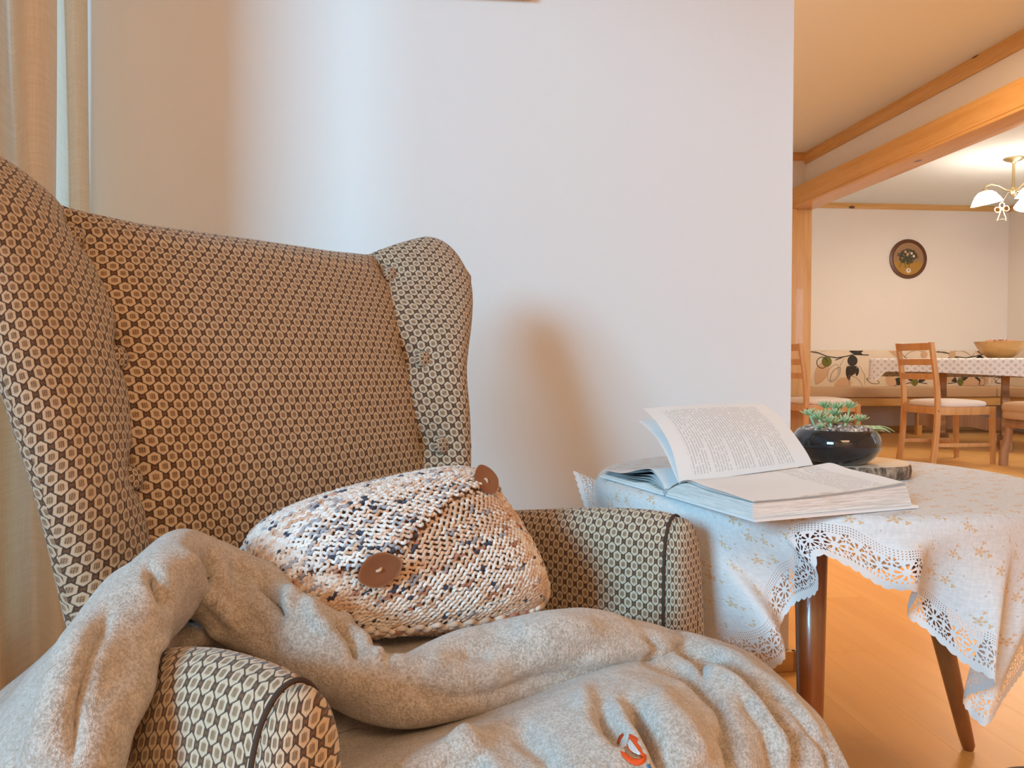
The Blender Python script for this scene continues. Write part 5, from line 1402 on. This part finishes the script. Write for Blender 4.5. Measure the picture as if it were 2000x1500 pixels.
# ================================================================ STOOL AT THE RIGHT EDGE
sp = at(2035, 905, 5.45); so = empty('upholstered_stool', (sp.x, sp.y, 0)); tag(so, 'tan upholstered stool with thick wooden legs at the right edge before the dining table', 'stool')
V = []; Fc = []
rg = ((0.97, 0.335), (1.0, 0.345), (1.0, 0.372), (0.985, 0.380), (0.975, 0.383), (1.0, 0.388), (1.03, 0.405), (1.02, 0.430), (0.95, 0.448), (0.7, 0.457), (0.1, 0.460))
for (k, h) in rg:
    for i in range(56):
        a, b = plan_pt(2 * PI * i / 56, 0.20 * k, 0.20 * k); V.append((sp.x + a, sp.y + b, h))
for r in range(len(rg) - 1):
    for i in range(56): Fc.append((r * 56 + i, r * 56 + (i + 1) % 56, (r + 1) * 56 + (i + 1) % 56, (r + 1) * 56 + i))
Fc.append(tuple((len(rg) - 1) * 56 + i for i in range(56)))
mesh('seat_cushion', V, Fc, TANB, so)
MB().box((sp.x - 0.16, sp.y - 0.16, 0.27), (sp.x + 0.16, sp.y + 0.16, 0.338), 0.01).build('seat_frame', OAKD, so)
for sx_ in (-1, 1):
    for s2 in (-1, 1):
        MB().tube([(sp.x + sx_ * 0.172, sp.y + s2 * 0.15, 0.0), (sp.x + sx_ * 0.168, sp.y + s2 * 0.15, 0.10), (sp.x + sx_ * 0.145, sp.y + s2 * 0.15, 0.17), (sp.x + sx_ * 0.13, sp.y + s2 * 0.14, 0.30)], [0.030, 0.030, 0.028, 0.026], 12).build('leg', OAKD, so)

# ================================================================ WALL PLATE
pc = at(1773, 506, 8.10); pc.y = YD
pc = Vector((fp(1773, 506).x * YD / yb, YD - 0.001, (fp(1773, 506).z - CAMH) * YD / yb + CAMH))
pl_ = empty('wall_plate', pc); tag(pl_, 'round painted wall plate with brown rim and dark trees over a yellow field', 'plate')
Rx = Matrix.Rotation(PI / 2, 3, 'X')
MB().lathe([(0.001, 0.0), (0.205, 0.0), (0.212, 0.006), (0.210, 0.014), (0.195, 0.020), (0.180, 0.020), (0.172, 0.014)], pc, 64, Rx).build('rim', PLATER, pl_)
V = []; UVs = []; nr = 12
for i in range(nr):
    for j in range(64):
        r = i / (nr - 1) * 0.174; q = 2 * PI * j / 64; V.append(pc + Vector((r * math.cos(q), -0.012 - 0.002 * (i / nr), r * math.sin(q)))); UVs.append((r * math.cos(q) / 0.174, r * math.sin(q) / 0.174))
mesh('painted_face', V, [(i * 64 + j, i * 64 + (j + 1) % 64, (i + 1) * 64 + (j + 1) % 64, (i + 1) * 64 + j) for i in range(nr - 1) for j in range(64)], PLATE, pl_, uv=UVs)
def face_stroke(pts, r, m, name): MB().tube([pc + Vector((x, -0.0145, z)) for x, z in pts], r, 6).build(name, m, pl_)
for k, pts in enumerate(([(-0.06, 0.0), (-0.085, -0.03), (-0.10, -0.09)], [(-0.03, 0.0), (-0.045, -0.05), (-0.03, -0.10)], [(0.0, 0.0), (0.012, -0.05), (0.005, -0.10)])): face_stroke(pts, 0.0035, GREENP, 'tree_trunk')
for k, (x, z) in enumerate(((-0.035, 0.075), (0.035, 0.06), (-0.01, 0.05), (0.06, 0.03))):
    MB().lathe([(0.001, 0.003), (0.010, 0.003), (0.015, 0.0)], pc + Vector((x, -0.0125, z)), 10, Rx).build('painted_blossom', CREAMB if k % 2 else PEACHP, pl_)
MB().lathe([(0.001, 0.004), (0.026, 0.004), (0.029, 0.0)], pc + Vector((0.0, -0.012, -0.125)), 24, Rx).build('tag_disc', CREAMB, pl_)
MB().lathe([(0.001, 0.002), (0.006, 0.002), (0.007, 0.0)], pc + Vector((0.0, -0.016, -0.120)), 12, Rx).build('tag_dot', BLACKP, pl_)

# ================================================================ CEILING LAMP
lc = at(1980, 312, 6.57); lc.z = CEILH
la = empty('ceiling_lamp', lc); tag(la, 'brass ceiling lamp with lit white glass shades above the dining table', 'lamp')
MB().lathe([(0.001, 0.0), (0.075, 0.0), (0.078, -0.006), (0.055, -0.022), (0.02, -0.034), (0.012, -0.045), (0.001, -0.045)], lc, 40).build('ceiling_rose', BRASS, la)
hub = lc + Vector((0, 0, -0.27))
MB().tube([lc + Vector((0, 0, -0.04)), hub], 0.011, 14).build('stem', BRASS, la)
MB().lathe([(0.001, 0.03), (0.02, 0.025), (0.028, 0.0), (0.02, -0.03), (0.008, -0.045), (0.001, -0.05)], hub, 24).build('hub', BRASS, la)
for k, d in enumerate((184, 263, 22)):
    dv = Vector((math.cos(math.radians(d)), math.sin(math.radians(d)), 0)) 
    MB().tube([hub, hub + dv * 0.07 + Vector((0, 0, 0.005)), hub + dv * 0.14 + Vector((0, 0, 0.035)), hub + dv * 0.21 + Vector((0, 0, 0.045)), hub + dv * 0.262 + Vector((0, 0, 0.025)), hub + dv * 0.27 + Vector((0, 0, -0.008))], 0.0055, 10).build('lamp_arm', BRASS, la)
    sc2 = hub + dv * 0.27; tlt = Matrix.Rotation(math.radians(12), 3, Vector((-dv.y, dv.x, 0)))
    MB().lathe([(0.001, 0.008), (0.016, 0.005), (0.020, -0.006), (0.020, -0.014)], sc2, 20, tlt).build('shade_holder', BRASS, la)
    prof = [(r_ * 0.98, z_ * 0.98) for r_, z_ in ((0.018, -0.012), (0.050, -0.020), (0.078, -0.045), (0.100, -0.080), (0.122, -0.122), (0.119, -0.122), (0.097, -0.082), (0.075, -0.049), (0.048, -0.025), (0.016, -0.016))]
    MB().lathe(prof, sc2, 40, tlt).build('glass_shade', SHADE, la)
    bd = bpy.data.lights.new('bulb', 'POINT'); bd.energy = 13; bd.color = (1.0, 0.78, 0.55); bd.shadow_soft_size = 0.03
    bo_ = bpy.data.objects.new('bulb', bd); C.objects.link(bo_); bo_.location = Vector(sc2 + tlt @ Vector((0, 0, -0.10))) - lc; bo_.parent = la
# wire angel hanging below the lamp
ac = at(1957, 411, 6.50)
an = empty('angel_ornament', ac); tag(an, 'small golden wire angel hanging under the ceiling lamp', 'ornament')
def ring(c, rx, rz, n=20, a0=0): return [c + Vector((rx * math.cos(2 * PI * k / n + a0), 0, rz * math.sin(2 * PI * k / n + a0))) for k in range(n)]
U = 6.5 / F
MB().tube(ring(ac + Vector((0, 0, 10 * U)), 5 * U, 5 * U), 0.0035, 6, closed=True).build('head', WIRE, an)
MB().tube(ring(ac + Vector((-9 * U, 0, 1 * U)), 6 * U, 5 * U), 0.003, 6, closed=True).build('wing', WIRE, an)
MB().tube(ring(ac + Vector((9 * U, 0, 4 * U)), 6 * U, 5 * U), 0.003, 6, closed=True).build('wing', WIRE, an)
MB().tube([ac + Vector((0, 0, 5 * U)), ac + Vector((-9 * U, 0, -18 * U)), ac + Vector((9 * U, 0, -16 * U)), ac + Vector((0, 0, 5 * U))], 0.003, 6).build('skirt', WIRE, an)
MB().tube([ac + Vector((0, 0, 15 * U)), Vector((hub.x - 0.05, hub.y, hub.z - 0.02)), hub], 0.001, 4).build('hanging_thread', WIRE, an)
for sx_ in (-9, 8): MB().lathe([(0.0005, 0.006), (0.006, 0.0), (0.0005, -0.006)], ac + Vector((sx_ * U, 0, -19 * U)), 8).build('bead', WIRE, an)

# ================================================================ DARK CUSHION ON THE FLOOR, bottom right corner
pz = at(2000, 1496, 1.12); dk = Vector((pz.x + 0.02, pz.y + 0.02, 0)); hh = 0.100
pa = np.array([(0.001, 0.0), (0.09, 0.0), (0.115, 0.01), (0.125, hh * 0.4), (0.118, hh * 0.82), (0.10, hh * 0.97), (0.06, hh), (0.001, hh + 0.002)])
dk = W(0.80, 1.10, 0)
fo = MB().lathe([(max(float(q[0]), 0.0005), max(float(q[1]), 0)) for q in [cr(pa, k / 30 * (len(pa) - 1)) for k in range(31)]], dk, 48).build('floor_pouf', DBROWN); tag(fo, 'low dark brown leather pouf whose edge shows at the bottom right corner', 'pouf')
